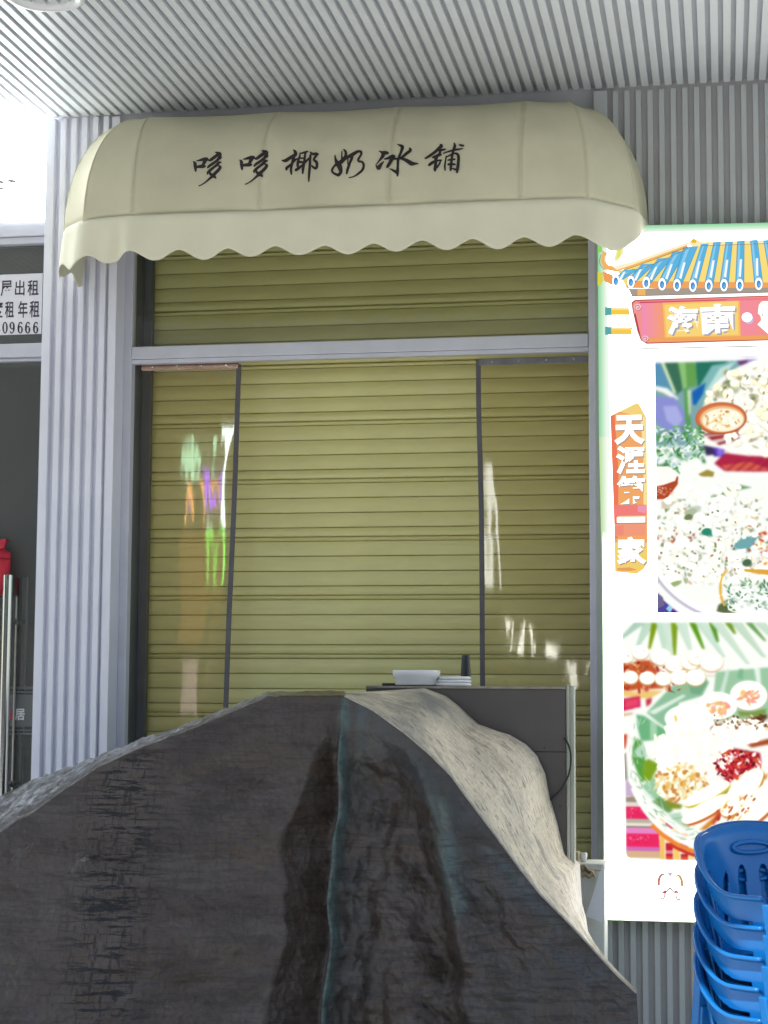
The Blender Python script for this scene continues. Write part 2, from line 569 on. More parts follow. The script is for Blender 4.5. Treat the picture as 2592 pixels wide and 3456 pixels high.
# ------------------------------------------------------------------ shopfront frame and roller shutter
fr = thing('shopfront_frame', (-1.8, 0.2, 0), 'silver metal frame with crossbar around the olive shutter', 'frame')
YF = 0.15
xa, xb = X(392, 1000, YF), X(449, 1000, YF)
xc, xd = X(1986, 1150, YF), X(2022, 1150, YF)
zr1, zr0 = Z(1200, 1149, YF), Z(1200, 1192, YF)
MB().box(xa, xb, YF, YF + 0.06, 0, 4.29).build('post', M_FRAME, fr, bevel=0.004)
MB().box(xa + 0.002, xa + 0.022, YF - 0.012, YF - 0.001, 0, 4.29).build('post_bead', M_FRAME, fr, bevel=0.002)
MB().box(xc, xd, YF, YF + 0.06, 0, 4.29).build('post', M_FRAME, fr, bevel=0.004)
MB().box(xc + 0.026, xc + 0.040, YF - 0.012, YF - 0.001, 0, 4.29).build('post_bead', M_FRAME, fr, bevel=0.002)
MB().box(xb + 0.001, xc - 0.001, YF - 0.006, YF + 0.07, zr0, zr1).build('crossbar', M_FRAME, fr, bevel=0.004)
MB().box(xb + 0.001, xc - 0.001, YF + 0.004, YF + 0.05, zr0 - 0.022, zr0 - 0.001).build('crossbar_lip', M_FRAME, fr, bevel=0.002)
MB().box(xb + 0.001, xc - 0.001, YF + 0.03, YF + 0.036, zr1 + 0.001, 4.28).build('transom_pane', M_GLASS, fr)
MB().box(xb - 0.06, xb - 0.002, YF + 0.061, 0.46, 0, 4.29).build('side_jamb', M_JAMB, fr)
MB().box(xc + 0.002, xc + 0.06, YF + 0.061, 0.46, 0, 4.29).build('side_jamb', M_JAMB, fr)
MB().box(xb - 0.001, xb + 0.045, 0.33, 0.375, 0, 4.28).build('shutter_guide', M_JAMB, fr)
MB().box(xa, xd, 0.465, 0.60, 0, 4.6).build('back_wall', M_DARK, fr)

sh = thing('roller_shutter', (-1.8, 0.4, 0), 'closed olive yellow horizontal slat roller shutter', 'shutter')
YS = 0.40
zA = Z(900, 1394, YS)
rhythm = [(0.0, 0.047), (0.047, 0.0235), (0.0705, 0.077), (0.1475, 0.077), (0.2245, 0.0765)]
PER = 0.301
sx0, sx1 = xb - 0.001, xc + 0.03
meshes = {}
for p in range(-12, 6):
    for i, (off, h) in enumerate(rhythm):
        ztop = zA + p * PER - off + PER
        if ztop > 4.25 or ztop - h < 0.01: continue
        if i not in meshes:
            # each slat leans: its lower edge stands proud of the next one and rolls under
            big = i in (4, 1)
            prd = 0.008 if big else 0.006
            if h < 0.03: prd = 0.004
            n = 7
            prof = [(0.010, 0.0), (0.003, -0.003)]
            for k in range(1, n):
                t = k / n
                prof.append((0.003 - prd * t * t - 0.0075 * math.sin(math.pi * t), -0.003 - (h - 0.008) * t))
            prof += [(0.003 - prd, -(h - 0.004)), (0.006 - prd, -(h - 0.001)), (0.012, -(h - 0.001))]
            vs = [(sx, y, z) for sx in (sx0 - sh.location.x, sx1 - sh.location.x) for y, z in prof]
            m = len(prof)
            fs = [(k, k + 1, m + k + 1, m + k) for k in range(m - 1)]
            me = bpy.data.meshes.new('slat')
            me.from_pydata(vs, [], fs)
            me.materials.append(M_SHUT)
            meshes[i] = me
        o = shared('slat', meshes[i], sh, (0, YS - sh.location.y + rng.uniform(-.001, .001), ztop))
# ------------------------------------------------------------------ vinyl curtains in the doorway
def curtain(name, label, tl, tr, bl, br, Y, seed, bar_side, amp, hdr):
    t = thing(name, ((at(*tl, Y).x + at(*tr, Y).x) / 2, Y, 0), label, 'curtain', 'vinyl curtains in the doorway')
    A, B, C, D = at(*tl, Y), at(*tr, Y), at(*bl, Y), at(*br, Y)
    def fn(u, v):
        p = (A * (1 - u) + B * u) * (1 - v) + (C * (1 - u) + D * u) * v
        q = noise.noise(Vector((u * 1.1 + seed + v * .3, v * 1.4, seed))) * amp + noise.noise(Vector((u * 6 + seed - v * .8, v * 2.2, 3))) * amp * .11
        q += noise.noise(Vector((u * 16 + v * 2, v * 5 + seed, 8))) * amp * .018
        q += abs(noise.noise(Vector((u * 4 + v * 1.5, v * 3.0 + seed, 21)))) * amp * .12
        return (p.x, p.y + q * min(1, v * 6), p.z)
    MB().grid(fn, 60, 150).build('sheet', M_VINYL, t, True)
    bw = 0.012
    (p0, p1) = ((B, D) if bar_side == 'R' else (A, C))
    pts = [p0 * (1 - v / 8) + p1 * (v / 8) + Vector((noise.noise(Vector((v * .5, seed, 1))) * .006, -0.006, 0)) for v in range(9)]
    vs, fs = [], []
    for p in pts:
        for dx, dy in ((-bw, -.005), (bw, -.005), (bw, .005), (-bw, .005)):
            vs.append((p.x + dx, p.y + dy, p.z))
    for k in range(8):
        for e in range(4):
            fs.append((k * 4 + e, k * 4 + (e + 1) % 4, k * 4 + 4 + (e + 1) % 4, k * 4 + 4 + e))
    fs += [(0, 1, 2, 3), (35, 34, 33, 32)]
    MB().add(vs, fs).build('edge_strip', M_RUBBER, t)
    h = MB().box(A.x + .002, B.x - .002, Y - .014, Y - .004, A.z - .030, A.z + .004).build('header_strip', hdr, t, bevel=.002)
    for k in range(4):
        xx = A.x + (B.x - A.x) * (k + .5) / 4
        MB().tube([(xx, Y - .0185, A.z - .013), (xx, Y - .0142, A.z - .013)], .005, 10).build('screw', M_STEEL, t)
    return t
M_HDR1 = mat('copper tinted strip', (0.42, 0.27, 0.22), 0.25, 0.7, 0.3, 12)
M_HDR2 = mat('clear grey strip', (0.20, 0.20, 0.21), 0.3, 0.3, 0.3, 12)
curtain('vinyl_curtain', 'clear wrinkled vinyl curtain with coppery header, left of the bare shutter', (478, 1234), (808, 1230), (470, 2620), (752, 2620), 0.235, 1.3, 'R', 0.0042, M_HDR1)
curtain('vinyl_curtain', 'clear vinyl curtain beside the lit sign, hanging behind the cabinet', (1616, 1215), (1984, 1212), (1636, 2620), (1996, 2620), 0.235, 5.7, 'L', 0.0040, M_HDR2)

# ------------------------------------------------------------------ left neighbour: sign, transom, glass door
YG = 0.09
nb = thing('neighbour_shopfront', (-4.3, YG, 0), 'dark glass shopfront with pale frame, left of the slatted pilaster', 'shopfront')
nx0, nx1 = -8.5, xp0 + 0.03
zz = lambda py: Z(80, py, 0.05)
MB().box(nx0, nx1, 0.03, 0.13, zz(800), zz(749)).build('header_beam', M_FRAME, nb, bevel=.004)
MB().box(nx0, nx1, 0.045, 0.13, zz(823), zz(801)).build('header_bead', M_FRAME, nb, bevel=.003)
MB().box(nx0, nx1, 0.03, 0.13, zz(1207), zz(1161)).build('crossbar', M_FRAME, nb, bevel=.004)
MB().box(nx0, nx1, 0.06, 0.12, zz(1217), zz(1208)).build('crossbar_lip', M_FRAME, nb, bevel=.002)
MB().box(nx0, nx1, YG, YG + .008, zz(1160), zz(824)).build('transom_pane', M_SHOPG, nb)
MB().box(nx0, nx1, 3.0, 3.1, 0, 4.5).build('back_wall', M_DARK, nb)
MB().box(nx0 - .1, nx0, 0.2, 3.0, 0, 4.5).build('side_wall', M_DARK, nb)
MB().box(nx1, nx1 + .05, 0.35, 3.0, 0, 4.5).build('side_wall', M_DARK, nb)
MB().box(nx0, nx1, 0.2, 3.0, 4.3, 4.4).build('inner_ceiling', M_DARK, nb)
MB().box(-5.2, -4.05, 2.2, 2.6, 0.0, 2.15).build('wooden_counter', M_WOOD, nb)

sg = thing('lit_sign', (-5.5, 0.0, 0), 'overexposed white lit shop sign above the neighbouring glass front', 'sign')
MB().box(nx0, nx1 - .012, 0.02, 0.028, zz(744), ZC + .019).build('face', M_SIGNL, sg)
MB().box(nx0, nx1 - .01, 0.029, 0.10, zz(747), ZC + .019).build('casing', M_PIL, sg)
smk = MB()
for poly in ([(15, 604), (45, 606), (64, 616), (38, 618)], [(-60, 590), (0, 606), (22, 619), (-50, 622)], [(-10, 634), (26, 630), (8, 640), (-10, 642)], [(-40, 646), (4, 648), (-6, 653)]):
    smk.add([tuple(at(a, b, 0.0185)) for a, b in poly], [tuple(range(len(poly)))], (0.35, 0.36, 0.34))
smk.build('lettering', M_ART, sg, attr=True)

nt_ = thing('rental_notice', (-3.9, 0.083, 3.6), 'white paper rental notice with grey print inside the dark transom', 'notice')
na, nb_ = at(-190, 1137, .082), at(144, 922, .082)
MB().box(na.x, nb_.x, .082, .085, na.z, nb_.z).build('sheet', M_PAPER, nt_)
lt = MB()
YT = .0808
put_text(lt, '房', (-48, 944, -4, 999), YT, .015)
put_text(lt, '屋', (2, 946, 41, 1000), YT, .015)
put_text(lt, '出', (50, 945, 84, 998), YT, .015)
put_text(lt, '租', (92, 944, 131, 998), YT, .015)
put_text(lt, '季', (-82, 1016, -38, 1073), YT, .015)
put_text(lt, '度', (-34, 1015, 11, 1074), YT, .015)
put_text(lt, '租', (16, 1016, 48, 1073), YT, .015)
put_text(lt, '年', (60, 1015, 94, 1073), YT, .015)
put_text(lt, '租', (99, 1014, 134, 1072), YT, .015)
# the number is set in a thick-and-thin roman face
def roman(mb, ch, cx):
    w, y0, y1 = 19.0, 1087.0, 1125.0
    def P(u, v): return (cx + (u - .5) * w, y0 + v * (y1 - y0))
    def S(pts): 
        for poly in stroke([(*P(u, v), t) for u, v, t in pts], 6):
            mb.add([tuple(at(a, b, YT)) for a, b in poly], [tuple(range(len(poly)))])
    ring = lambda cx_, cy_, rx, ry: [(cx_ + rx * math.cos(k * math.pi / 6), cy_ + ry * math.sin(k * math.pi / 6), 1.6 + 4.4 * abs(math.cos(k * math.pi / 6)) ** 1.5) for k in range(13)]
    if ch == '0': S(ring(.5, .5, .34, .47))
    if ch in '69':
        f = (lambda u, v: (u, v)) if ch == '6' else (lambda u, v: (1 - u, 1 - v))
        S([(*f(u, v), t) for u, v, t in ring(.52, .68, .32, .29)])
        S([(*f(u, v), t) for u, v, t in [(.80, .14, 5), (.72, .05, 2), (.52, .03, 1.8), (.30, .16, 4), (.20, .42, 6), (.20, .68, 6)]])
for ch, cx in zip('09666', (17, 41, 68, 93, 120)): roman(lt, ch, cx)
lt.add([tuple(at(a, b, YT)) for a, b in [(-8, 1113), (1, 1113), (1, 1117), (-8, 1117)]], [(0, 1, 2, 3)])
lt.build('lettering', M_PRINT, nt_)

gd = thing('glass_door', (-3.9, YG, 0), 'dark glass door with tall steel tube handles and frosted band', 'door')
MB().box(nx0, nx1 - .004, YG, YG + .012, 0.01, zz(1218)).build('pane', M_SHOPG, gd)
xh = X(28, 1940, -.01)
hd = MB().tube([(xh, -.01, Z(28, 2900, -.01)), (xh, -.01, Z(28, 1941, -.01))], .0265, 24).build('handle', M_STEEL, gd, False)
xh2 = X(87, 1946, .17)
MB().tube([(xh2, .17, Z(80, 2900, .17)), (xh2, .17, Z(80, 1947, .17))], .0165, 20).build('handle', M_STEEL, gd, False)
for py in (2098, 2646):
    zc = Z(60, py, .08)
    s1 = MB().tube([(xh, .012, zc), (xh + .004, .03, zc), (xh + .006, .06, zc), (xh + .006, .088, zc)], [.011, .011, .016, .018], 16)
    s1.build('standoff', M_STEEL, gd, False)
    s2 = MB().tube([(xh2 - .012, .104, zc), (xh2 - .004, .13, zc), (xh2, .155, zc)], [.018, .015, .010], 16)
    s2.build('standoff', M_STEEL, gd, False)
xe = X(61, 1946, .085)
MB().box(xe - .006, xe + .006, .078, .0885, .02, Z(61, 1950, .085)).build('edge_strip', M_STEEL, gd)
fb = MB()
for y0, y1 in ((2317, 2326), (2333, 2338), (2344, 2452), (2462, 2467), (2473, 2480)):
    fb.box(nx0, nx1 - .006, YG - .003, YG - .001, Z(80, y1, YG), Z(80, y0, YG))
fb.build('frosted_band', M_FROST, gd)
l2 = MB()
put_text(l2, '居', (50, 2392, 84, 2431), YG - .0042, .025)
l2.build('lettering', M_WPLA, gd)
l3 = MB()
put_text(l3, '佳', (6, 2392, 44, 2431), YG - .0042, .02)
l3.build('lettering', M_RED, gd)['label'] = 'faded red character'

# red cloth bag
ctr = at(-18, 1930, .02)
def bag(u, v):
    a = u * 2 * math.pi
    zt = v
    r = 0.082 * (1 + .10 * math.sin(3 * a + 5 * v)) * (0.35 + .65 * min(1, v * 6)) * (1 if v < .93 else .80)
    r *= 1 + .16 * noise.noise(Vector((math.cos(a) * 1.5, math.sin(a) * 1.5, v * 3)))
    k = .55 if False else 0.5
    sag = .018 * math.cos(a) if v < .3 else 0
    return (ctr.x + r * math.cos(a) * .95, ctr.y + r * math.sin(a) * k, ctr.z + .155 - .27 * v - sag)
bagt = thing('red_bag', tuple(ctr), 'crumpled red cloth bag hanging behind the steel door handle', 'bag')
MB().grid(bag, 40, 24).build('body', M_RED, bagt, True, solid=.004)
MB().add([(ctr.x - .08, ctr.y - .047, ctr.z + .150), (ctr.x + .078, ctr.y - .05, ctr.z + .162), (ctr.x + .072, ctr.y - .058, ctr.z + .118), (ctr.x + .02, ctr.y - .066, ctr.z + .104), (ctr.x - .08, ctr.y - .060, ctr.z + .118), (ctr.x + .07, ctr.y + .02, ctr.z + .158), (ctr.x - .08, ctr.y + .02, ctr.z + .152)],
         [(0, 1, 2, 3, 4), (0, 6, 5, 1)]).build('flap', M_RED, bagt, solid=.004)

# ------------------------------------------------------------------ awning
ZR = 4.023
RIM = [(-3.17, 0.02), (-3.175, -0.36), (-3.02, -0.515), (-2.763, -0.565), (-2.14, -0.545), (-1.515, -0.540), (-0.90, -0.540), (-0.592, -0.525), (-0.385, -0.285), (-0.338, 0.02)]
TOP = [(-2.86, 4.655), (-2.85, 4.662), (-2.84, 4.666), (-2.824, 4.668), (-2.14, 4.660), (-1.515, 4.655), (-0.909, 4.650), (-0.765, 4.634), (-0.72, 4.618), (-0.71, 4.61)]
aw = thing('awning', (-1.75, 0, ZR), 'cream canvas awning with brush lettering and scalloped valance above the shutter', 'awning')
def prof_pt(i, s, tau):
    r = Vector(RIM[i]).lerp(Vector(RIM[i + 1]), s)
    tx = TOP[i][0] * (1 - s) + TOP[i + 1][0] * s
    tz = TOP[i][1] * (1 - s) + TOP[i + 1][1] * s
    sag = math.sin(math.pi * s)
    wide = min(1.0, abs(RIM[i + 1][0] - RIM[i][0]) + abs(RIM[i + 1][1] - RIM[i][1]))
    k = 1 - .030 * sag * min(1, wide * 2) * math.sin(tau)
    S, Cc = math.sin(tau) ** .92, math.cos(tau) ** .96 if tau < math.pi / 2 - 1e-6 else 0.0
    x = tx + (r.x - tx) * S
    y = 0.018 + (r.y - 0.018) * S * k
    z = ZR + (tz - ZR - .014 * sag * wide) * Cc
    w = noise.noise(Vector((x * 2.2, z * 5.0, 4.2))) * .008 + abs(noise.noise(Vector((x * 3.1 + z * 2, z * 9.0, 14.2)))) * .007 * (.4 + math.cos(tau)) + noise.noise(Vector((x * 7, z * 14, 1.2))) * .0016
    return Vector((x, y - w * math.sin(tau) * min(1, 8 * s * (1 - s) + .2), z))
tri_v, tri_f = [], []
for i in range(len(RIM) - 1):
    fn = lambda u, v, i=i: prof_pt(i, u, v * math.pi / 2)
    mb = MB().grid(fn, 18, 26)
    o = len(tri_v)
    tri_v += [Vector(v) for v in mb.v]
    tri_f += [tuple(k + o for k in f) for f in mb.f]
    mb.build('canopy_panel', M_CREAM, aw, True, solid=.003)
BVH = BVHTree.FromPolygons(tri_v, tri_f)
# piping over the ribs
for i in range(1, len(RIM) - 1):
    pts = [prof_pt(i - 1, 1.0, (k / 16) * math.pi / 2) + Vector((0, -.001, .001)) for k in range(17)]
    MB().tube(pts, .0015 if i in (4, 5) else .0026, 6).build('seam', M_CREAM, aw, True)
# valance
cum = [0]
for a, b in zip(RIM, RIM[1:]): cum.append(cum[-1] + (Vector(b) - Vector(a)).length)
TOT = cum[-1]
def rim_at(d):
    for i in range(len(RIM) - 1):
        if d <= cum[i + 1] or i == len(RIM) - 2:
            s = (d - cum[i]) / (cum[i + 1] - cum[i])
            p = Vector(RIM[i]).lerp(Vector(RIM[i + 1]), s)
            tg = (Vector(RIM[i + 1]) - Vector(RIM[i])).normalized()
            return p, tg
# rounded rim so that the valance turns the corners softly
def rim_s(d):
    P, T = Vector((0, 0)), Vector((0, 0))
    for k in range(-4, 5):
        p, t = rim_at(min(max(d + k * .012, 0), TOT))
        P += p / 9
        T += t / 9
    return P, T.normalized()
G_ = lambda x, q: math.exp(-(x / q) ** 2)
SC = 0.2335
d_ref = cum[3] + 0.012          # a gap between two scallops lies just right of the left front corner
def val(u, v):
    d = u * TOT
    P, T = rim_s(d)
    nrm = Vector((T.y, -T.x))
    ph = ((d - d_ref) / SC) % 1.0
    bump = .5 - .5 * math.cos(2 * math.pi * ph)
    endd = TOT - d
    if endd < .66: bump = max(bump, G_(endd - .50, .09))
    L = 0.176 + 0.047 * bump ** .85
    tap = min(1.0, endd / 0.40)
    if endd < .47: L = min(L, .226 * (endd / .45) ** 1.55)
    if d < cum[1] * .8: L *= .92
    out = .014 + .020 * v + .012 * v * math.sin(d * 9.0) + .008 * v * math.sin(d * 23 + 1) + .012 * v * noise.noise(Vector((d * 3, 2, 0)))
    if v < .1: out -= .010 * (1 - v / .1)
    # one slack fold near the left front corner
    fold = math.exp(-((d - (cum[3] - .06)) / .035) ** 2) * .030 * v
    q = P + nrm * (out - fold) * (.15 + .85 * tap)
    return (q.x, q.y, ZR + .010 - (L + .010) * v)
MB().grid(val, 520, 16).build('valance', M_VAL, aw, True, solid=.003)
# brush lettering painted on the canvas
CH = [
 (13.825, 640, 500, [
  [(180,650,60),(250,720,150),(270,900,150),(290,1090,90)], [(340,610,40),(500,580,110),(700,530,160),(820,530,150),(900,590,70)],
  [(760,560,170),(680,700,160),(600,820,120),(440,830,60)], [(300,900,120),(450,880,140),(600,880,150),(720,860,120)],
  [(1210,210,60),(1330,250,120),(1280,350,150),(1150,450,150),(1000,560,140),(930,620,60)],
  [(1380,220,90),(1450,300,110),(1400,440,140),(1300,580,130),(1150,700,130),(950,830,130),(850,930,90)],
  [(1500,450,60),(1420,490,110),(1300,560,110)], [(1480,690,60),(1380,690,120),(1300,780,140),(1150,900,120),(950,1060,130),(850,1160,100),(850,1240,60)],
  [(1360,850,80),(1440,900,130),(1370,1020,150),(1200,1190,150),(1100,1300,160),(950,1430,110),(780,1580,80),(600,1700,55),(440,1780,20)],
  [(930,1200,80),(1060,1280,170),(1180,1360,130),(1240,1420,60)], [(950,1100,90),(970,1230,90)]]),
]
CH.append((13.825, 796.8, 494.7, CH[0][3]))
CH += [
 (11.06, 940, 490, [
  [(560,190,30),(620,260,110),(640,360,130),(540,430,130),(400,510,130),(270,590,130),(140,590,60)],
  [(590,400,110),(550,560,110),(500,750,100),(470,900,90),(480,1040,80),(485,1110,50)], [(480,720,80),(390,800,100),(310,870,110),(300,940,70)],
  [(560,640,90),(620,570,90),(700,530,60),(760,520,60)], [(790,320,40),(900,310,70),(1040,270,80),(1110,250,40)],
  [(810,360,60),(780,480,80),(730,640,100),(720,800,100)], [(1010,300,80),(980,500,90),(960,700,90),(920,900,100),(905,1070,70)],
  [(760,500,60),(930,500,60)], [(740,640,100),(950,660,80)], [(650,950,110),(760,870,110),(900,760,80),(1050,600,90),(1150,500,70)],
  [(1190,280,60),(1250,330,90),(1330,350,110),(1420,340,110),(1500,360,50)],
  [(1200,380,90),(1180,560,100),(1175,750,100),(1160,950,100),(1140,1200,80),(1135,1370,40)],
  [(1450,380,80),(1360,480,90),(1330,570,90),(1420,650,110),(1440,780,110),(1400,880,100),(1320,850,90),(1240,780,60)]]),
 (11.85, 1105, 490, [
  [(310,420,40),(330,560,90),(380,700,150),(480,850,200),(530,1000,170),(540,1090,130),(460,1200,130),(400,1200,110),(250,1130,90),(190,1050,90),(220,950,90),(290,850,90),(400,770,150),(560,680,170),(680,560,150),(740,430,120),(740,300,100),(690,220,80),(650,190,40)],
  [(590,260,30),(585,430,60),(590,600,80)],
  [(620,620,120),(780,520,120),(950,430,150),(1100,340,140),(1230,270,110),(1340,280,100),(1360,370,90),(1290,500,90),(1240,600,100),(1270,670,90),(1380,680,90),(1450,770,100),(1450,900,100),(1390,1030,100),(1260,1140,90),(1100,1250,60),(960,1300,40),(870,1315,20)],
  [(1000,480,120),(960,600,110),(900,740,100),(850,880,110),(800,1030,100),(780,1160,70)], [(830,560,30),(820,700,40),(830,800,50)]]),
 (10.37, 1260, 470, [
  [(210,430,20),(320,480,100),(430,490,130),(510,500,100)], [(370,500,150),(330,620,120),(230,750,70),(130,870,30)],
  [(100,900,30),(120,960,60),(190,1020,150),(270,910,110),(370,800,40)], [(400,710,50),(530,680,90),(680,610,120),(760,640,60)],
  [(690,650,120),(610,790,110),(540,920,110),(490,990,90)], [(700,710,60),(850,700,80),(960,690,90)],
  [(850,200,20),(950,240,90),(1020,290,120),(990,420,100),(920,600,90),(870,750,100),(860,950,90),(850,1150,110),(850,1300,60)],
  [(590,1050,20),(700,1110,80),(830,1180,120)], [(1280,340,80),(1300,410,110),(1200,490,110),(1080,590,100),(970,680,80)],
  [(960,680,80),(1100,730,110),(1250,810,150),(1350,870,150),(1480,870,80),(1570,870,40)]]),
 (11.06, 1425, 470, [
  [(670,210,40),(720,270,130),(600,390,120),(450,520,110),(280,640,100),(110,740,60)], [(600,450,60),(750,420,80),(870,400,60)],
  [(400,700,80),(540,650,110),(720,600,60)], [(590,600,100),(520,720,130),(510,850,110),(500,1000,110),(480,1140,110),(480,1210,60)],
  [(260,980,110),(400,880,110),(560,820,80),(730,800,60)], [(690,830,60),(640,950,70),(540,1080,80)], [(670,450,90),(660,540,90),(600,620,90)],
  [(790,550,40),(960,490,60),(1180,430,80),(1350,400,70),(1520,370,40)], [(1390,230,60),(1480,255,90),(1560,265,60)],
  [(1200,170,60),(1220,280,110),(1170,430,100),(1130,600,90),(1100,800,100),(1080,1000,100),(1060,1180,80)],
  [(900,650,50),(870,850,60),(845,1020,70),(860,1180,50)], [(920,680,50),(1060,610,70),(1200,550,70),(1320,580,100),(1360,700,110),(1350,900,110),(1330,1080,120),(1300,1260,70)],
  [(1120,1110,40),(1250,1150,90)], [(960,800,50),(1100,780,90),(1230,770,60)], [(980,960,90),(1100,950,100),(1240,960,60)]]),
]
kk = 0
for sc_, ox, oy, strokes in CH:
    let = MB()
    for st in strokes:
        kk += 1
        for poly in stroke([(ox + x / sc_, oy + y / sc_, w / sc_) for x, y, w in st], 5):
            vs = []
            for a, b in poly:
                dvec = ray(a, b).normalized()
                hit, nrm, _, _ = BVH.ray_cast(CAM, dvec)
                if hit is None: continue
                if nrm.dot(dvec) > 0: nrm = -nrm
                vs.append(tuple(hit + nrm * (.0032 + .00003 * kk)))
            if len(vs) > 2: let.add(vs, [tuple(range(len(vs)))])
    let.build('lettering', M_INK, aw)

# ------------------------------------------------------------------ backlit food sign
YB = -0.15
lx0, lx1 = -0.563, 1.25
lz0, lz1 = Z(2200, 3112, YB), Z(2400, 755, YB)
lb = thing('backlit_sign', (0.3, YB, 0), 'tall backlit white food sign with printed roof, red banner and dish photos', 'sign')
MB().box(lx0, lx1, YB + .012, 0.0, lz0, lz1).build('casing', M_LBCASE, lb, bevel=.004)
MB().box(lx0 + .006, lx1 - .006, YB + .004, YB + .011, lz0 + .006, lz1 - .012).build('face', M_SIGNR, lb)
layer = [0]
def art(mb, sc_, ox, oy, items):
    for colr, pts in items:
        layer[0] += 1
        Y = YB + .0035 - layer[0] * 0.00002
        c = lin(colr) if isinstance(colr, str) else colr
        mb.add([tuple(at(ox + x / sc_, oy + y / sc_, Y)) for x, y in pts], [tuple(range(len(pts)))], c)
def ell(cx, cy, rx, ry, n=28, rot=0.0, a0=0, a1=2 * math.pi):
    o = []
    for k in range(n):
        a = a0 + (a1 - a0) * k / (n if a1 - a0 > 6.2 else n - 1)
        x, y = rx * math.cos(a), ry * math.sin(a)
        o.append((cx + x * math.cos(rot) - y * math.sin(rot), cy + x * math.sin(rot) + y * math.cos(rot)))
    return o
def arc(cx, cy, rx, ry, w, a0, a1, n=26):
    return ell(cx, cy, rx, ry, n, 0, a0, a1) + list(reversed(ell(cx, cy, rx - w, ry - w, n, 0, a0, a1)))
def blob(r, cx, cy, s, asp=1.0, n=9):
    o = []
    n = 16
    rot = r.uniform(0, 3.14)
    h2, h3, p2_, p3_ = r.uniform(.1, .32), r.uniform(.05, .22), r.uniform(0, 6.28), r.uniform(0, 6.28)
    for k in range(n):
        a = 2 * math.pi * k / n
        q = s * (.85 + h2 * math.sin(2 * a + p2_) + h3 * math.sin(3 * a + p3_))
        x, y = q * math.cos(a), q * asp * math.sin(a)
        o.append((cx + x * math.cos(rot) - y * math.sin(rot), cy + x * math.sin(rot) + y * math.cos(rot)))
    return o
def line(pts, n=5):
    return stroke(pts, n)
WHT = (1.6, 1.6, 1.55)
S1 = 2.584
# --- green glow band along the upper left edge
gb = MB()
top = [(172, 160), (1660, 132), (2400, 115)]
for k in range(9):
    t = k / 9
    c = tuple(a * (1 - t) + b * t for a, b in zip(lin('#8fd4a0'), lin('#f4fdf2')))
    art(gb, S1, 1950, 700, [(c, [(172 + 8.5 * k, 170), (172 + 8.5 * (k + 1), 170), (205 + 8.5 * (k + 1), 2000), (185 + 8 * k, 2000)])])
    c2 = tuple(a * (1 - t) + b * t for a, b in zip(lin('#b8dc9c'), lin('#fbfff8')))
    art(gb, S1, 1950, 700, [(c2, [(185 + 8 * k, 2000), (205 + 8.5 * (k + 1), 2000), (206 + 6 * k, 3050)])])
    art(gb, S1, 1950, 700, [(c, [(172, 165 + 7 * k), (2400, 118 + 7 * k), (2400, 125 + 7 * k), (172, 172 + 7 * k)])])
gb.build('border_print', M_ART, lb, attr=True)
# --- roof
rf = MB()
I = []
I.append(('#f2b264', [(180, 310), (215, 400), (200, 470), (230, 540), (330, 560), (480, 520), (960, 345), (960, 300), (700, 400), (480, 480), (350, 515), (270, 505), (235, 470), (235, 430), (262, 400), (215, 380)]))
I.append(('#8ccf6a', [(172, 310), (205, 330), (215, 385), (172, 395)]))
I.append(('#fdf0c8', [(300, 515), (480, 470), (960, 300), (975, 320), (480, 500), (340, 545)]))
I.append(('#d8d24a', [(172, 560), (215, 570), (222, 640), (195, 680), (172, 682)]))
I.append(('#f0a060', [(215, 560), (300, 585), (320, 640), (300, 680), (230, 640)]))
I.append(('#f3efb0', [(320, 430), (345, 340), (395, 320), (400, 400), (350, 470), (318, 472)]))
I.append(('#e8e080', [(350, 360), (385, 345), (370, 430), (335, 450)]))
I.append(('#f7dd7e', [(350, 560), (960, 345), (1060, 330), (2400, 290), (2400, 700), (420, 690)]))
I.append(('#f0a560', [(420, 690), (440, 640), (1660, 655), (2400, 640), (2400, 715), (420, 705)]))
I.append(('#a79b90', [(440, 708), (1660, 700), (2400, 690), (2400, 725), (1660, 745), (470, 772)]))
I.append(('#f0b564', [(520, 710), (590, 706), (590, 768), (520, 770)]))
I.append(('#fbeab4', [(960, 300), (1020, 275), (1080, 300), (2400, 262), (2400, 295), (1080, 335), (1000, 348)]))
I.append(('#e6b93c', ell(1012, 292, 24, 20)))
tops = [(470, 540), (620, 500), (740, 455), (860, 400), (960, 360), (1000, 350), (1108, 320), (1215, 305), (1320, 300), (1422, 292), (1535, 285), (1650, 285), (1760, 280), (1870, 275), (1980, 272), (2090, 268), (2200, 265), (2310, 262)]
bots = [(332, 640), (463, 650), (597, 658), (735, 670), (865, 678), (1003, 682), (1142, 682), (1275, 678), (1412, 676), (1578, 666), (1720, 662), (1850, 660), (1980, 655), (2110, 650), (2230, 648), (2340, 645)]
tops2 = [(470, 545), (620, 495), (760, 445), (890, 385), (985, 345), (1108, 320), (1215, 305), (1320, 300), (1422, 292), (1535, 285), (1650, 285), (1760, 280), (1870, 275), (1980, 272), (2090, 268), (2200, 265)]
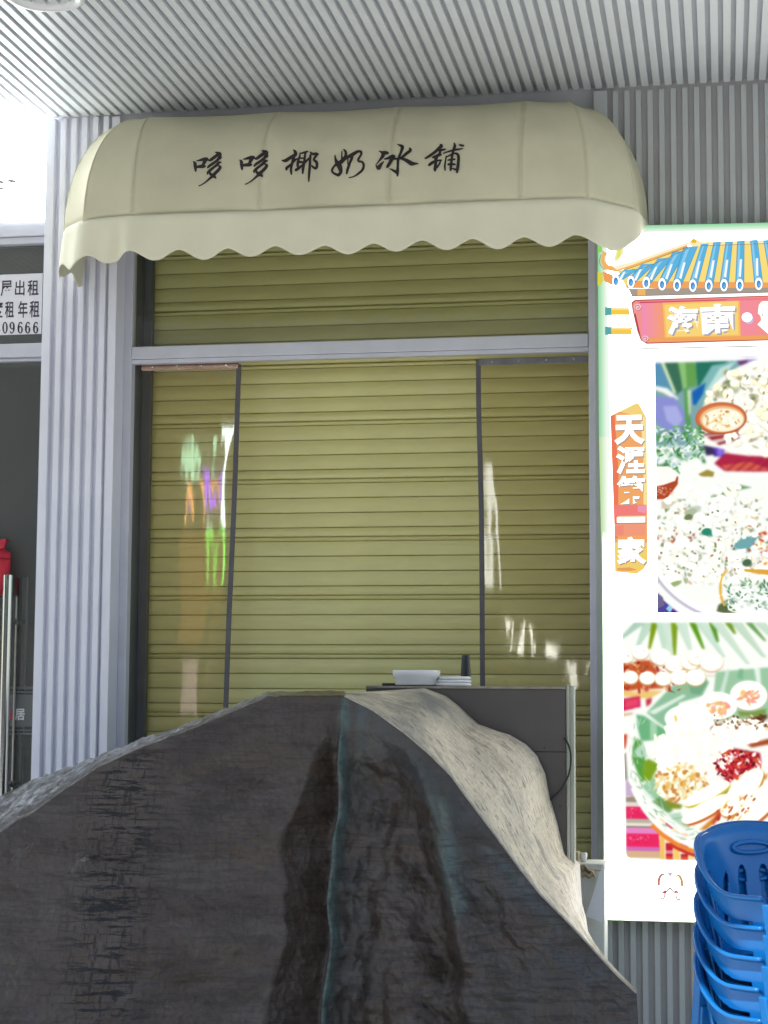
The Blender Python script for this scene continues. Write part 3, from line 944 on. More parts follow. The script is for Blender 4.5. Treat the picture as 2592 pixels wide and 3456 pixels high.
for (tx, ty), (bx, by) in zip(tops2, bots):
    wt, wb = 29, 35
    if bx < 900: wt, wb = 60, 36
    I.append(('#3d7fb0', [(tx - wt - 3, ty), (tx + wt + 3, ty - 6), (bx + wb + 4, by + 4), (bx - wb - 4, by - 4)]))
    I.append(('#5fb4e0', [(tx - wt, ty), (tx + wt, ty - 6), (bx + wb, by), (bx - wb, by)]))
    I.append(('#8fcdec', [(tx - wt * .7, ty + 20), (tx - wt * .2, ty + 12), (bx - wb * .2, by - 10), (bx - wb * .8, by - 8)]))
    I.append(('#f6fbff', [(tx * .5 + bx * .5 - 4, ty * .5 + by * .5 - 30), (tx * .5 + bx * .5 + 16, ty * .5 + by * .5 - 34), (bx * .75 + tx * .25 + 8, by * .75 + ty * .25 + 30), (bx * .75 + tx * .25 - 12, by * .75 + ty * .25 + 20)]))
for bx, by in bots:
    I.append(('#8a8f8c', ell(bx, by, 35, 57)))
    I.append(((1.5, 1.5, 1.5), ell(bx, by, 32, 53)))
    I.append(('#4a8fd0', ell(bx, by + 3, 20, 34)))
    I.append(('#6db0e4', ell(bx + 4, by + 12, 11, 18)))
art(rf, S1, 1950, 700, I)
for pts in ([(335, 560, 4), (480, 520, 5), (960, 345, 5)], [(230, 545, 5), (190, 480, 5), (205, 410, 5)], [(470, 540, 3), (600, 520, 3), (960, 360, 3)], [(1080, 335, 4), (1660, 315, 4), (2400, 296, 4)], [(470, 775, 4), (1660, 748, 6), (2400, 728, 6)]):
    art(rf, S1, 1950, 700, [('#8a6a3c', p) for p in line(pts)])
rf.build('roof_print', M_ART, lb, attr=True)
# --- banner
bn = MB()
I = []
for y in (905, 1075):
    I += [('#5ba9a6', [(238, y - 34), (300, y - 34), (300, y + 36), (238, y + 36)]), ('#f5c94e', [(292, y - 32), (470, y - 30), (470, y + 34), (292, y + 34)]), ('#f9e2a0', [(292, y - 30), (470, y - 28), (470, y - 10), (292, y - 12)])]
I.append(('#6f7a74', [(430, 800), (470, 770), (1660, 738), (2400, 718), (2400, 1190), (1660, 1215), (560, 1238), (510, 1200), (470, 1060), (440, 900)]))
I.append(((1.5, 1.5, 1.45), [(434, 806), (474, 776), (1660, 744), (2400, 724), (2400, 1180), (1660, 1205), (562, 1230), (516, 1196), (476, 1060), (444, 900)]))
I.append(('#b0503c', [(468, 830), (500, 805), (1660, 768), (2400, 748), (2400, 1150), (1660, 1160), (600, 1190), (550, 1160), (520, 1080), (478, 900)]))
I.append(('#f0948f', [(478, 838), (508, 815), (1660, 776), (2400, 756), (2400, 1142), (1660, 1150), (606, 1180), (558, 1150), (530, 1080), (486, 900)]))
for k in range(14):
    t = k / 13
    c = tuple(a * (1 - t) + b * t for a, b in zip(lin('#f28fb4'), lin('#f3a070')))
    x0 = 560 + 14 * k
    I.append((c, [(x0, 840), (x0 + 15, 840), (x0 + 15, 1135), (x0, 1135)]))
I.append(('#f5c060', [(740, 830), (1410, 800), (1420, 1130), (760, 1150)]))
I.append(('#f8d47a', [(756, 850), (1395, 818), (1402, 1110), (776, 1128)]))
I.append(('#f2909c', [(1430, 800), (1570, 795), (1560, 900), (1570, 1100), (1430, 1120)]))
I.append(('#f0a562', [(600, 1140), (2400, 1100), (2400, 1138), (606, 1172)]))
I.append(('#ee7f8e', [(520, 815), (2400, 764), (2400, 785), (520, 838)]))
art(bn, S1, 1950, 700, I)
for pts in ([(545, 830, 8), (800, 822, 6), (1300, 806, 5)], [(500, 930, 12), (525, 1040, 10), (545, 1120, 6)]):
    art(bn, S1, 1950, 700, [('#b84058', p) for p in line(pts)])
for cx, cy, r in ((522, 872, 32), (588, 1148, 30)):
    art(bn, S1, 1950, 700, [('#f6c8d0', ell(cx, cy, r, r))])
    sp = [(cx + r * (1 - k / 18) * math.cos(k * .62), cy + r * (1 - k / 18) * math.sin(k * .62), 6) for k in range(15)]
    art(bn, S1, 1950, 700, [('#c05068', p) for p in line(sp, 2)])
bn.build('banner_print', M_ART, lb, attr=True)
def sign_text(ch, box, bold, shadow='#cfcbd8', sd=(5, 6), halo=None):
    lt = MB()
    if halo:
        layer[0] += 2
        put_text(lt, ch, box, YB + .0035 - layer[0] * .00002, bold + .05, lin(halo))
    layer[0] += 2
    put_text(lt, ch, box, YB + .0035 - layer[0] * .00002, bold, lin(shadow), *sd)
    layer[0] += 2
    put_text(lt, ch, box, YB + .0035 - layer[0] * .00002, bold, WHT)
    lt.build('lettering', M_ART, lb, attr=True)
sign_text('海', (2252, 1031, 2357, 1130), .030, '#a9a6b4', (6, 6), '#fdf3c8')
sign_text('南', (2364, 1024, 2480, 1128), .030, '#a9a6b4', (6, 6), '#fdf3c8')
lt = MB()
art(lt, S1, 1950, 700, [('#cdb8dc', ell(1494, 978, 40, 40)), (WHT, ell(1476, 958, 46, 42))])
# next character runs out of the frame
art(lt, S1, 1950, 700, [(WHT, [(1580, 850), (1605, 822), (1700, 815), (1900, 810), (1900, 1110), (1680, 1120), (1640, 1085), (1568, 1020), (1600, 985), (1595, 945), (1572, 925)]), ('#cfd6d8', ell(1612, 938, 8, 14))])
lt.build('lettering', M_ART, lb, attr=True)
# --- upright banner
vb = MB()
S2 = 3.567
art(vb, S2, 2040, 1340, [('#f0a868', [(70, 225), (385, 70), (415, 80), (510, 250), (520, 2000), (470, 2075), (390, 2130), (125, 2105), (118, 1600)]),
    ('#ea7a5a', [(70, 225), (120, 205), (170, 900), (160, 1700), (122, 1700)]), ('#f2d27c', [(385, 72), (415, 82), (510, 250), (300, 205), (180, 175)]), ('#f4e09a', [(430, 230), (510, 250), (520, 1300), (470, 1300), (470, 700)]),
    ('#f3d070', [(122, 1750), (520, 1750), (520, 2000), (470, 2075), (390, 2130), (125, 2105)]), ('#f0807c', [(112, 1300), (500, 1295), (515, 1350), (500, 1420), (112, 1430)]), ('#ec9ab0', [(400, 1310), (500, 1300), (512, 1350), (495, 1400), (400, 1380)]),
    ('#f19a7c', [(118, 1530), (495, 1520), (495, 1665), (118, 1680)]), ('#ee8e78', [(118, 1560), (230, 1540), (230, 1660), (118, 1670)]), ('#e7a060', [(150, 2060), (300, 2050), (400, 2080), (300, 2095), (160, 2090)])])
vb.build('upright_banner_print', M_ART, lb, attr=True)
for ch, (y0, y1, x0, x1), bold in zip('天涯第一家', ((212, 575, 120, 480), (585, 935, 140, 480), (945, 1290, 150, 485), (1440, 1512, 150, 490), (1680, 2025, 152, 500)), (.045, .034, .030, .03, .034)):
    sign_text(ch, (2040 + x0 / S2, 1340 + y0 / S2, 2040 + x1 / S2, 1340 + y1 / S2), bold, '#b09a90', (3.5, 4.5))

class Paint:
    """procedural picture of a printed photograph, painted in memory from soft shapes (1 pixel = 1 photograph pixel)"""
    def __init__(s, x0, y0, x1, y1):
        s.x0, s.y0, s.w, s.h = x0, y0, int(x1 - x0), int(y1 - y0)
        s.a = np.ones((s.h, s.w, 3), np.float32)
    def poly(s, col, pts, alpha=1.0):
        p = np.array(pts, np.float32) - np.array([s.x0, s.y0], np.float32)
        xa, xb = max(0, int(p[:, 0].min())), min(s.w, int(p[:, 0].max()) + 2)
        ya, yb = max(0, int(p[:, 1].min())), min(s.h, int(p[:, 1].max()) + 2)
        if xb <= xa or yb <= ya: return
        gx = np.arange(xa, xb, dtype=np.float32)[None, :] + .5
        gy = np.arange(ya, yb, dtype=np.float32)[:, None] + .5
        m = np.zeros((yb - ya, xb - xa), bool)
        for (ax, ay), (bx, by) in zip(p, np.roll(p, -1, 0)):
            if ay == by: continue
            c = (gy >= min(ay, by)) & (gy < max(ay, by)) & (gx < ax + (gy - ay) * (bx - ax) / (by - ay))
            m ^= c
        sub = s.a[ya:yb, xa:xb]
        sub[m] = sub[m] * (1 - alpha) + np.array(col, np.float32) * alpha
    def dab(s, cx, cy, rx, ry, col, rot=0.0, soft=.35, alpha=1.0):
        r = max(rx, ry) * 1.3 + 2
        cx, cy = cx - s.x0, cy - s.y0
        xa, xb, ya, yb = max(0, int(cx - r)), min(s.w, int(cx + r) + 1), max(0, int(cy - r)), min(s.h, int(cy + r) + 1)
        if xb <= xa or yb <= ya: return
        gx = np.arange(xa, xb)[None, :] + .5 - cx
        gy = np.arange(ya, yb)[:, None] + .5 - cy
        c, q = math.cos(rot), math.sin(rot)
        d = np.sqrt(((gx * c + gy * q) / rx) ** 2 + ((gy * c - gx * q) / ry) ** 2)
        m = np.clip((1 + soft * .5 - d) / soft, 0, 1)[..., None] * alpha
        s.a[ya:yb, xa:xb] = s.a[ya:yb, xa:xb] * (1 - m) + np.array(col, np.float32) * m
    def blur(s, sig):
        k = int(sig * 3) + 1
        g_ = np.exp(-(np.arange(-k, k + 1) / sig) ** 2 / 2)
        g_ /= g_.sum()
        for ax in (0, 1):
            pad = [(0, 0)] * 3
            pad[ax] = (k, k)
            b = np.pad(s.a, pad, mode='edge')
            s.a = sum(w * (b[i:i + s.h] if ax == 0 else b[:, i:i + s.w]) for i, w in enumerate(g_)).astype(np.float32)
    def image(s, name):
        L = np.clip(s.a, 0, 1.25)
        L = np.where(L <= .04045, L / 12.92, ((L + .055) / 1.055) ** 2.4)
        px = np.ones((s.h, s.w, 4), np.float32)
        px[..., :3] = L[::-1]
        im = bpy.data.images.new(name, s.w, s.h, float_buffer=True)
        im.pixels.foreach_set(px.ravel())
        im.update()
        im.pack()
        return im
def hexc(c):
    if not isinstance(c, str): return tuple(min(1.2, v) for v in c)
    c = c.lstrip('#')
    c = c if len(c) == 6 else ''.join(q * 2 for q in c)
    return tuple(int(c[i:i + 2], 16) / 255 for i in (0, 2, 4))
def paste(P, sc_, ox, oy, items, alpha=1.0):
    for c, pts in items: P.poly(hexc(c), [(ox + x / sc_, oy + y / sc_) for x, y in pts], alpha)
def photo_mesh(P, outline, name):
    layer[0] += 4
    Y = YB + .0035 - layer[0] * .00002
    me = bpy.data.meshes.new(name)
    off = Vector(WORLD_O[lb.name])
    vs_ = [at(x, y, Y) for x, y in outline]
    me.from_pydata([tuple(v - off) for v in vs_], [], [tuple(range(len(vs_)))])
    uv = me.uv_layers.new(name='uv')
    # the printed sheet is upright: map it by its own width and height
    A, B = at(P.x0, P.y0 + P.h, Y), at(P.x0 + P.w, P.y0, Y)
    for lp_, v in zip(me.loops, [vs_[l.vertex_index] for l in me.loops]):
        uv.data[lp_.index].uv = ((v.x - A.x) / (B.x - A.x), (v.z - A.z) / (B.z - A.z))
    m = emit('backlit ' + name, (1, 1, 1), ART_E)
    t = m.node_tree.nodes.new('ShaderNodeTexImage')
    t.image = P.image(name)
    t.extension = 'EXTEND'
    m.node_tree.links.new(t.outputs['Color'], [n for n in m.node_tree.nodes if n.type == 'EMISSION'][0].inputs['Color'])
    me.materials.append(m)
    o = bpy.data.objects.new(name, me)
    COL.objects.link(o)
    o.parent = lb
    return o
# --- upper dish photograph (own arrangement of leaves, bowls and plates)
P1 = Paint(2205, 1198, 2900, 2075)
r1 = random.Random(3)
XE = 2500
I = [('#fbfdf8', [(668, 1310), (XE, 1300), (XE, 3470), (690, 3465)]),
     ('#7fa6ad', [(668, 1310), (1500, 1308), (1250, 1560), (1080, 1900), (1040, 2060), (672, 2060)]),
     ('#5a93b4', [(668, 1310), (760, 1310), (830, 1460), (868, 1580), (670, 1510)]),
     ('#3d6f58', [(752, 1310), (900, 1310), (932, 1560), (880, 1600)]),
     ('#d8e8b8', [(745, 1310), (775, 1310), (880, 1590), (850, 1580)]),
     ('#64a054', [(890, 1310), (1040, 1312), (1060, 1400), (1050, 1530), (935, 1545)]),
     ('#8cc078', [(900, 1310), (960, 1312), (970, 1540), (935, 1545)]),
     ('#27735f', [(1050, 1310), (1330, 1310), (1130, 1480), (1062, 1535)]),
     ('#7fb8b6', [(1190, 1345), (1430, 1310), (1300, 1430), (1060, 1700), (1012, 1640)]),
     ('#bfe0da', [(1260, 1370), (1400, 1315), (1180, 1560), (1120, 1600)]),
     ('#1c63b2', [(1012, 1580), (1135, 1495), (1110, 1600), (1045, 1700), (1020, 1690)]),
     ('#f4f8ee', [(670, 1510), (800, 1540), (900, 1640), (860, 1640), (760, 1580), (670, 1545)]),
     ('#8b90d2', [(672, 1610), (860, 1622), (950, 1760), (950, 1940), (780, 1930), (690, 1830)]),
     ('#a9aee4', [(760, 1700), (880, 1700), (930, 1820), (880, 1900), (790, 1830)]),
     ('#5a9c58', [(942, 1545), (985, 1545), (995, 1780), (1010, 1930), (955, 1935), (948, 1700)]),
     ('#c9dfb4', [(972, 1560), (1005, 1560), (1000, 1760), (985, 1800)]),
     ('#6a3c78', [(1410, 1310), (1510, 1300), (1490, 1350), (1430, 1350)]), ('#8f86d0', [(1510, 1300), (1720, 1300), (1640, 1330), (1500, 1350)]),
     ('#6f8a5c', [(1550, 1360), (1660, 1340), (XE, 1350), (XE, 1400), (1600, 1400)])]
# leafy herbs
for _ in range(90):
    cx, cy = r1.uniform(690, 1110), r1.uniform(1900, 2330)
    if cx > 900 and cy > 2200: continue
    I.append((r1.choice(['#4f9a52', '#6db36a', '#3c7b49', '#8fc08c', '#bcd8c8', '#f6fbf6', '#9fc4c8', '#cfe2e2', '#6a8f70']), blob(r1, cx, cy, r1.uniform(14, 46), .5)))
# big plate and food on the right
I.append(('#fdfdf8', ell(1900, 1780, 800, 520, 60)))
I.append(('#d8d8c8', arc(1900, 1780, 800, 520, 16, 2.0, 3.6)))
I.append(('#b02848', [(1200, 2220), (1290, 2130), (1500, 2160), (XE, 2190), (XE, 2290), (1560, 2300), (1290, 2290)]))
I.append(('#d8604c', [(1260, 2240), (1500, 2210), (1700, 2290), (1300, 2285)]))
for k in range(5): I.append(('#8c1c3c', [(1300 + 90 * k, 2285), (1420 + 90 * k, 2190), (1430 + 90 * k, 2192), (1312 + 90 * k, 2290)]))
I.append(('#5b39b4', [(1155, 2070), (1240, 2050), (1290, 2100), (1280, 2160), (1200, 2160)])); I.append(('#8a6ee0', ell(1252, 2120, 28, 36))); I.append(('#3a3458', [(1110, 2050), (1160, 2040), (1220, 2140), (1130, 2150)]))
I.append(('#fffef8', [(1070, 1990), (1200, 2020), (1340, 2080), (1660, 2130), (XE, 2150), (XE, 2175), (1640, 2170), (1400, 2140), (1260, 2090), (1120, 2060)]))
# orange bowl
I += [('#b9a06a', ell(1262, 1822, 218, 140, 40)), ('#c8613a', ell(1264, 1820, 212, 134, 40)), ('#e8a878', ell(1272, 1826, 196, 120, 40)), ('#f9f2da', ell(1280, 1834, 182, 106, 40))]
for _ in range(60):
    a, q = r1.uniform(0, 6.28), r1.uniform(0, 1) ** .6
    I.append((r1.choice(['#fffdf0', '#f4e6b8', '#e9c98a', '#fdfbef', '#fffdf4', '#d39a62', '#fffef6']), blob(r1, 1280 + 165 * q * math.cos(a), 1834 + 90 * q * math.sin(a), r1.uniform(10, 30), .6)))
for k in range(7): I.append((r1.choice(['#a82c3c', '#c84048', '#e9d9cc', '#7f2430', '#f2b8a8']), [(1105 + 20 * k, 1955 + 14 * k), (1430, 1930 + 10 * k), (1400, 1955 + 10 * k), (1120 + 20 * k, 1975 + 14 * k)]))
# pale food with small dark gaps
for _ in range(46):
    cx, cy = r1.uniform(1280, XE), r1.uniform(1400, 1780)
    I.append((r1.choice(['#fffef6', '#fff', '#f8f0cf', '#eef0dc', '#7f8a6c', '#a9905c', '#b9c0a0', '#fffef6']) if True else 0, blob(r1, cx, cy, r1.uniform(14, 70), .7)))
I = [(c if c != '#fff' else '#ffffff', p) for c, p in I]
for _ in range(34):
    I.append((r1.choice(['#c8763c', '#a85c34', '#6f7c58', '#dfae5c', '#8a9468']), blob(r1, r1.uniform(1420, XE), r1.uniform(1650, 2060), r1.uniform(5, 16), .5)))
paste(P1, S1, 1950, 700, I)
P1.blur(2.6)
I = []
# left bowl and second plate
I += [('#b24a2c', [(692, 615), (885, 520), (880, 590), (800, 700), (760, 722), (692, 722)]), ('#fffdf6', [(684, 432), (800, 432), (885, 490), (860, 560), (760, 595), (690, 610)]), ('#d7c9b0', [(740, 740), (880, 735), (820, 790), (740, 810)])]
for _ in range(26): I.append(('#f0c9b4', blob(r1, r1.uniform(705, 850), r1.uniform(610, 690), 5)))
I += [('#8fb088', [(1150, 712), (1330, 615), (1430, 605), (1525, 630), (1400, 655), (1260, 712)]), ('#6f8f60', [(1200, 700), (1340, 622), (1500, 625), (1350, 650)]),
      ('#a09040', [(1060, 505), (1140, 465), (1200, 490), (1190, 530), (1090, 525)]), ('#c9d2c0', [(930, 800), (1080, 780), (1080, 840), (960, 850)]), ('#7d8666', [(940, 870), (1020, 850), (1000, 910), (960, 915)]),
      ('#2f8f74', [(1085, 1005), (1100, 960), (1170, 1010), (1180, 1060), (1120, 1040)]), ('#5fa0a6', [(1340, 1175), (1430, 1065), (1570, 1060), (1540, 1110), (1470, 1190)]), ('#cfe4e0', [(1360, 1175), (1440, 1085), (1450, 1090), (1400, 1180)]),
      ('#4a6a50', [(1420, 1265), (1480, 1255), (1520, 1300), (1500, 1330), (1430, 1310)])]
for _ in range(150):
    cx, cy = r1.uniform(700, 1700), r1.uniform(760, 1480)
    I.append((r1.choice(['#6f7f5c', '#8f9678', '#b8bca8', '#d8d8cc', '#e9e9e4', '#c9a878', '#9aa890', '#b06a3c', '#ececec', '#eef2ea']), blob(r1, cx, cy, r1.uniform(5, 22), .55)))
for _ in range(40):
    I.append((r1.choice(['#d9622c', '#c84c2c', '#e8924c', '#f2c08c', '#b84630']), blob(r1, r1.uniform(1500, 2000), r1.uniform(960, 1320), r1.uniform(8, 26), .6)))
for _ in range(18): I.append((r1.choice(['#c9501e', '#6f3a2c', '#8a2c34', '#7a7248']), blob(r1, r1.uniform(700, 1080), r1.uniform(1030, 1100), r1.uniform(8, 24), .5)))
I += [('#fffefa', ell(915, 1105, 60, 52)), ('#b8c490', arc(915, 1105, 62, 56, 12, .3, 2.2)), ('#fffef8', ell(820, 1420, 74, 46)), ('#aebd88', arc(820, 1430, 86, 70, 22, .2, 2.6))]
I += [('#e0a844', [(1430, 1335), (1680, 1350), (2300, 1360), (2300, 1410), (1660, 1405), (1440, 1365)]), ('#f6e2a4', [(1430, 1325), (1700, 1335), (2300, 1345), (2300, 1358), (1690, 1352)])]
I.append(('#e9b95a', arc(1330, 1520, 100, 190, 22, 2.2, 4.4)))
for _ in range(150):
    cx, cy = r1.uniform(1270, 2200), r1.uniform(1420, 1690)
    for p in [blob(r1, cx, cy, r1.uniform(8, 30), .35)]:
        I.append((r1.choice(['#5f8f6a', '#8fb89c', '#e9f2ea', '#3f6f52', '#f6faf6', '#c0d8c8', '#ffffff']), p))
for _ in range(8): I.append(('#f4f8f4', arc(r1.uniform(1400, 1640), r1.uniform(1440, 1660), 60, 55, 9, 0, 5)))
I += [('#5f6a44', [(1220, 1660), (1300, 1610), (1380, 1732), (1200, 1732)])]
# rim of the big plate
I.append(('#ffffff', arc(1500, 1080, 880, 720, 40, 1.75, 2.72, 30)))
I.append(('#c8c2d4', arc(1500, 1080, 915, 752, 26, 1.75, 2.72, 30)))
I.append(('#fdfdfd', arc(1500, 1080, 900, 738, 40, 1.75, 2.72, 30)))
I += [('#51489a', [(698, 1560), (760, 1630), (882, 1730), (698, 1730)]), ('#6f6890', [(698, 1550), (740, 1590), (760, 1660), (698, 1690)]), ('#9ad0ee', [(770, 1690), (800, 1655), (830, 1690), (800, 1725)]), ('#6a1f8f', [(825, 1690), (885, 1730), (815, 1730)])]
paste(P1, S1, 1950, 1400, I)
P1.blur(2.4)
rp = random.Random(21)
def U(a, b): return rp.uniform(a, b)
def in_ell(cx, cy, rx, ry):
    a, q = U(0, 6.2832), math.sqrt(U(0, 1))
    return cx + rx * q * math.cos(a), cy + ry * q * math.sin(a)
zx, zy, zy2 = (lambda x: 1950 + x / S1), (lambda y: 700 + y / S1), (lambda y: 1400 + y / S1)
bowl = (zx(1264), zy(1820), 84, 54)
# pale dumplings heaped on the tray, small dark gaps between them
for _ in range(150):
    x, y = in_ell(zx(1900), zy(1740), 290, 165)
    P1.dab(x, y, U(5, 14), U(3, 7), rp.choice([(.62, .62, .46), (.75, .72, .55), (.55, .58, .42), (.82, .74, .52)]), U(0, 3), .7, .75)
for _ in range(240):
    x, y = in_ell(zx(1900), zy(1740), 300, 175)
    if ((x - bowl[0]) / bowl[2]) ** 2 + ((y - bowl[1]) / bowl[3]) ** 2 < 1.05: continue
    r = U(9, 19)
    P1.dab(x + 1, y + 2, r, r * .72, (.86, .84, .70), U(0, 3), .4, .7)
    P1.dab(x, y - 1, r * .92, r * .64, rp.choice([(1.1, 1.1, 1.02), (1.1, 1.08, .98), (1.05, 1.04, .88)]), U(0, 3), .5)
for _ in range(40):
    x, y = in_ell(zx(1900), zy(1760), 280, 150)
    if ((x - bowl[0]) / bowl[2]) ** 2 + ((y - bowl[1]) / bowl[3]) ** 2 < 1.1: continue
    P1.dab(x, y, U(3, 8), U(2, 4), rp.choice([(.50, .55, .34), (.80, .58, .28), (.66, .42, .22), (.44, .42, .30)]), U(0, 3), .6, .85)
# orange bowl again on top
P1.dab(*bowl[:2], 85, 55, (.62, .30, .16), 0, .05)
P1.dab(bowl[0] - 1, bowl[1] - 1, 83, 53, (.84, .45, .28), 0, .08)
P1.dab(bowl[0] + 3, bowl[1] + 2, 74, 45, (.93, .74, .52), 0, .10)
P1.dab(bowl[0] + 6, bowl[1] + 6, 69, 40, (1.0, .97, .86), 0, .12)
for _ in range(70):
    x, y = in_ell(bowl[0] + 6, bowl[1] + 6, 60, 33)
    P1.dab(x, y, U(3, 9), U(2, 5), rp.choice([(1.1, 1.08, 1), (.94, .84, .60), (1.1, 1.1, 1.02), (.90, .70, .42), (1.1, 1.1, 1.05), (.74, .50, .28)]), U(0, 3), .6, .9)
# herbs at the left
for _ in range(170):
    x, y = U(zx(690), zx(1120)), U(zy(1880), zy(2330))
    if x > zx(900) and y > zy(2180): continue
    P1.dab(x, y, U(4, 13), U(2, 5), rp.choice([(.30, .58, .32), (.42, .70, .40), (.24, .46, .28), (.62, .78, .62), (.96, 1.0, .96), (.68, .80, .82), (.36, .52, .42), (.88, .94, .94)]), U(0, 3.1), .5, .9)
# second plate
for _ in range(230):
    x, y = U(zx(700), zx(2300)), U(zy2(720), zy2(1480))
    P1.dab(x, y, U(4, 11), U(2, 6), rp.choice([(.55, .60, .44), (.70, .70, .58), (.80, .82, .76), (.62, .66, .50), (.84, .72, .54), (.46, .54, .40)]), U(0, 3), .6, .75)
for _ in range(260):
    x, y = U(zx(700), zx(2300)), U(zy2(620), zy2(1480))
    r = U(8, 20)
    P1.dab(x + 1, y + 2, r, r * .75, (.84, .86, .78), U(0, 3), .4, .6)
    P1.dab(x, y, r * .92, r * .68, rp.choice([(1.1, 1.1, 1.08), (1.1, 1.1, 1.04), (1.04, 1.05, .96)]), U(0, 3), .5)
for _ in range(60):
    x, y = U(zx(1450), zx(2200)), U(zy2(960), zy2(1320))
    P1.dab(x, y, U(3, 11), U(2, 6), rp.choice([(.86, .40, .18), (.78, .30, .18), (.92, .58, .30), (.95, .78, .55), (1.1, 1.0, .9)]), U(0, 3), .5, .9)
for _ in range(60):
    x, y = U(zx(700), zx(1400)), U(zy2(800), zy2(1420))
    P1.dab(x, y, U(2, 6), U(2, 4), rp.choice([(.34, .42, .30), (.60, .34, .22), (.40, .34, .24), (.48, .56, .36)]), U(0, 3), .5, .85)
for x, y, rx, ry, c in ((915, 1105, 24, 21, (1.1, 1.1, 1.05)), (1125, 1015, 17, 12, (.18, .54, .44)), (1450, 1125, 34, 16, (.44, .66, .68)), (1470, 1290, 16, 12, (.30, .42, .32)), (990, 840, 22, 12, (.70, .74, .62)), (970, 885, 14, 10, (.46, .50, .36)), (820, 1420, 28, 17, (1.1, 1.1, 1.0)), (850, 1470, 22, 8, (.62, .70, .48))):
    P1.dab(zx(x), zy2(y), rx, ry, c, -.3, .35)
# noodles with greens
for _ in range(120):
    P1.dab(U(zx(1280), zx(2100)), U(zy2(1420), zy2(1700)), U(4, 13), U(2, 4), rp.choice([(.34, .54, .38), (.52, .68, .54), (.24, .42, .30), (.70, .80, .72)]), U(0, 3.1), .5, .9)
for _ in range(46):
    cx, cy, r0, a0 = U(zx(1280), zx(2000)), U(zy2(1430), zy2(1690)), U(14, 40), U(0, 6)
    for k in range(26):
        a = a0 + k * .07
        P1.dab(cx + r0 * math.cos(a), cy + r0 * .6 * math.sin(a), 2.1, 2.1, (1.08, 1.1, 1.06), 0, .6, .9)
paste(P1, S1, 1950, 1400, [('#e0a844', [(1440, 1345), (1680, 1352), (2300, 1360), (2300, 1400), (1660, 1398), (1450, 1368)]), ('#e9b95a', arc(1330, 1520, 100, 190, 18, 2.2, 4.2)),
    ('#ffffff', arc(1500, 1080, 880, 720, 40, 1.75, 2.72, 30)), ('#c8c2d4', arc(1500, 1080, 915, 752, 22, 1.75, 2.72, 30)), ('#51489a', [(690, 1560), (760, 1630), (882, 1745), (690, 1745)]), ('#6f6890', [(690, 1550), (740, 1590), (760, 1660), (690, 1690)]), ('#9ad0ee', [(770, 1690), (800, 1655), (830, 1690), (800, 1725)]), ('#6a1f8f', [(825, 1690), (885, 1745), (815, 1745)]),
    ('#b24a2c', [(680, 615), (885, 520), (880, 590), (800, 700), (760, 722), (680, 722)]), ('#fffdf6', [(680, 432), (800, 432), (885, 490), (860, 560), (760, 595), (680, 610)])])
for _ in range(30): P1.dab(U(zx(700), zx(850)), U(zy2(615), zy2(690)), 2, 2, (.95, .78, .70), 0, .6)
P1.blur(1.5)
photo_mesh(P1, [(2210, 1205), (2900, 1190), (2900, 2075), (2219, 2068)], 'photo_print')

# --- lower dish photograph
P2 = Paint(2090, 2088, 2900, 2915)
r2 = random.Random(11)
I = [('#fcfff8', [(388, 320), (400, 285), (440, 262), (1660, 255), (2300, 255), (2300, 2340), (440, 2310), (415, 2260)])]
# palm leaf fan
leafs = [((388, 400), (560, 262), '#8fb8a0'), ((540, 460), (640, 262), '#a8cfb4'), ((640, 490), (690, 262), '#7c9c16'), ((780, 520), (750, 262), '#b4d6be'), ((820, 560), (810, 262), '#c8e2cc'), ((862, 555), (862, 262), '#7fa01e'), ((1000, 500), (920, 262), '#c4dfca'), ((1115, 490), (1020, 262), '#5c9a1c'), ((1290, 560), (1090, 262), '#bcdcc6'), ((1240, 430), (1190, 262), '#57962a'), ((1500, 620), (1230, 262), '#c0dcc4'), ((1390, 360), (1330, 262), '#6f9a2a'), ((1640, 560), (1400, 262), '#b4d2b4'), ((1650, 420), (1510, 262), '#6aa058'), ((1900, 560), (1600, 262), '#b8d8bc'), ((2100, 460), (1800, 262), '#7fb070')]
for (bx, by), (tx, ty), c in leafs:
    w = 30 if c in ('#7c9c16', '#7fa01e', '#5c9a1c', '#57962a', '#6f9a2a', '#6aa058') else 50
    I.append((c, [(tx - w, ty), (tx + w, ty), (bx + w * .35, by), (bx - w * .35, by)]))
    if w == 50:
        for q in (-.5, .1, .55): I.append(('#e8f5ea', [(tx + w * q - 5, ty + 4), (tx + w * q + 5, ty + 4), (bx + w * .35 * q + 2, by - 10), (bx + w * .35 * q - 2, by - 10)]))
# coloured cloth
I += [('#c8552c', [(392, 600), (640, 590), (830, 830), (392, 860)]), ('#f0c878', [(395, 860), (760, 855), (640, 930), (395, 905)]), ('#cc2250', [(395, 930), (555, 905), (560, 1000), (395, 1040)]), ('#e8486c', [(420, 945), (540, 925), (540, 985), (420, 1015)]),
      ('#c43850', [(605, 935), (660, 920), (650, 970), (610, 1000)]), ('#d9b890', [(395, 1060), (510, 1045), (500, 1065), (395, 1085)]), ('#c84a2c', [(392, 1240), (455, 1240), (420, 1365), (392, 1370)]), ('#8a8478', [(400, 1410), (425, 1400), (440, 1640), (418, 1640)])]
for _ in range(70):
    I.append((r2.choice(['#b8442c', '#d8a05c', '#7f8a4c', '#f4e0c0', '#a82c2c', '#fff8ee', '#e9b888']), blob(r2, r2.uniform(395, 830), r2.uniform(590, 860), r2.uniform(6, 24), .5)))
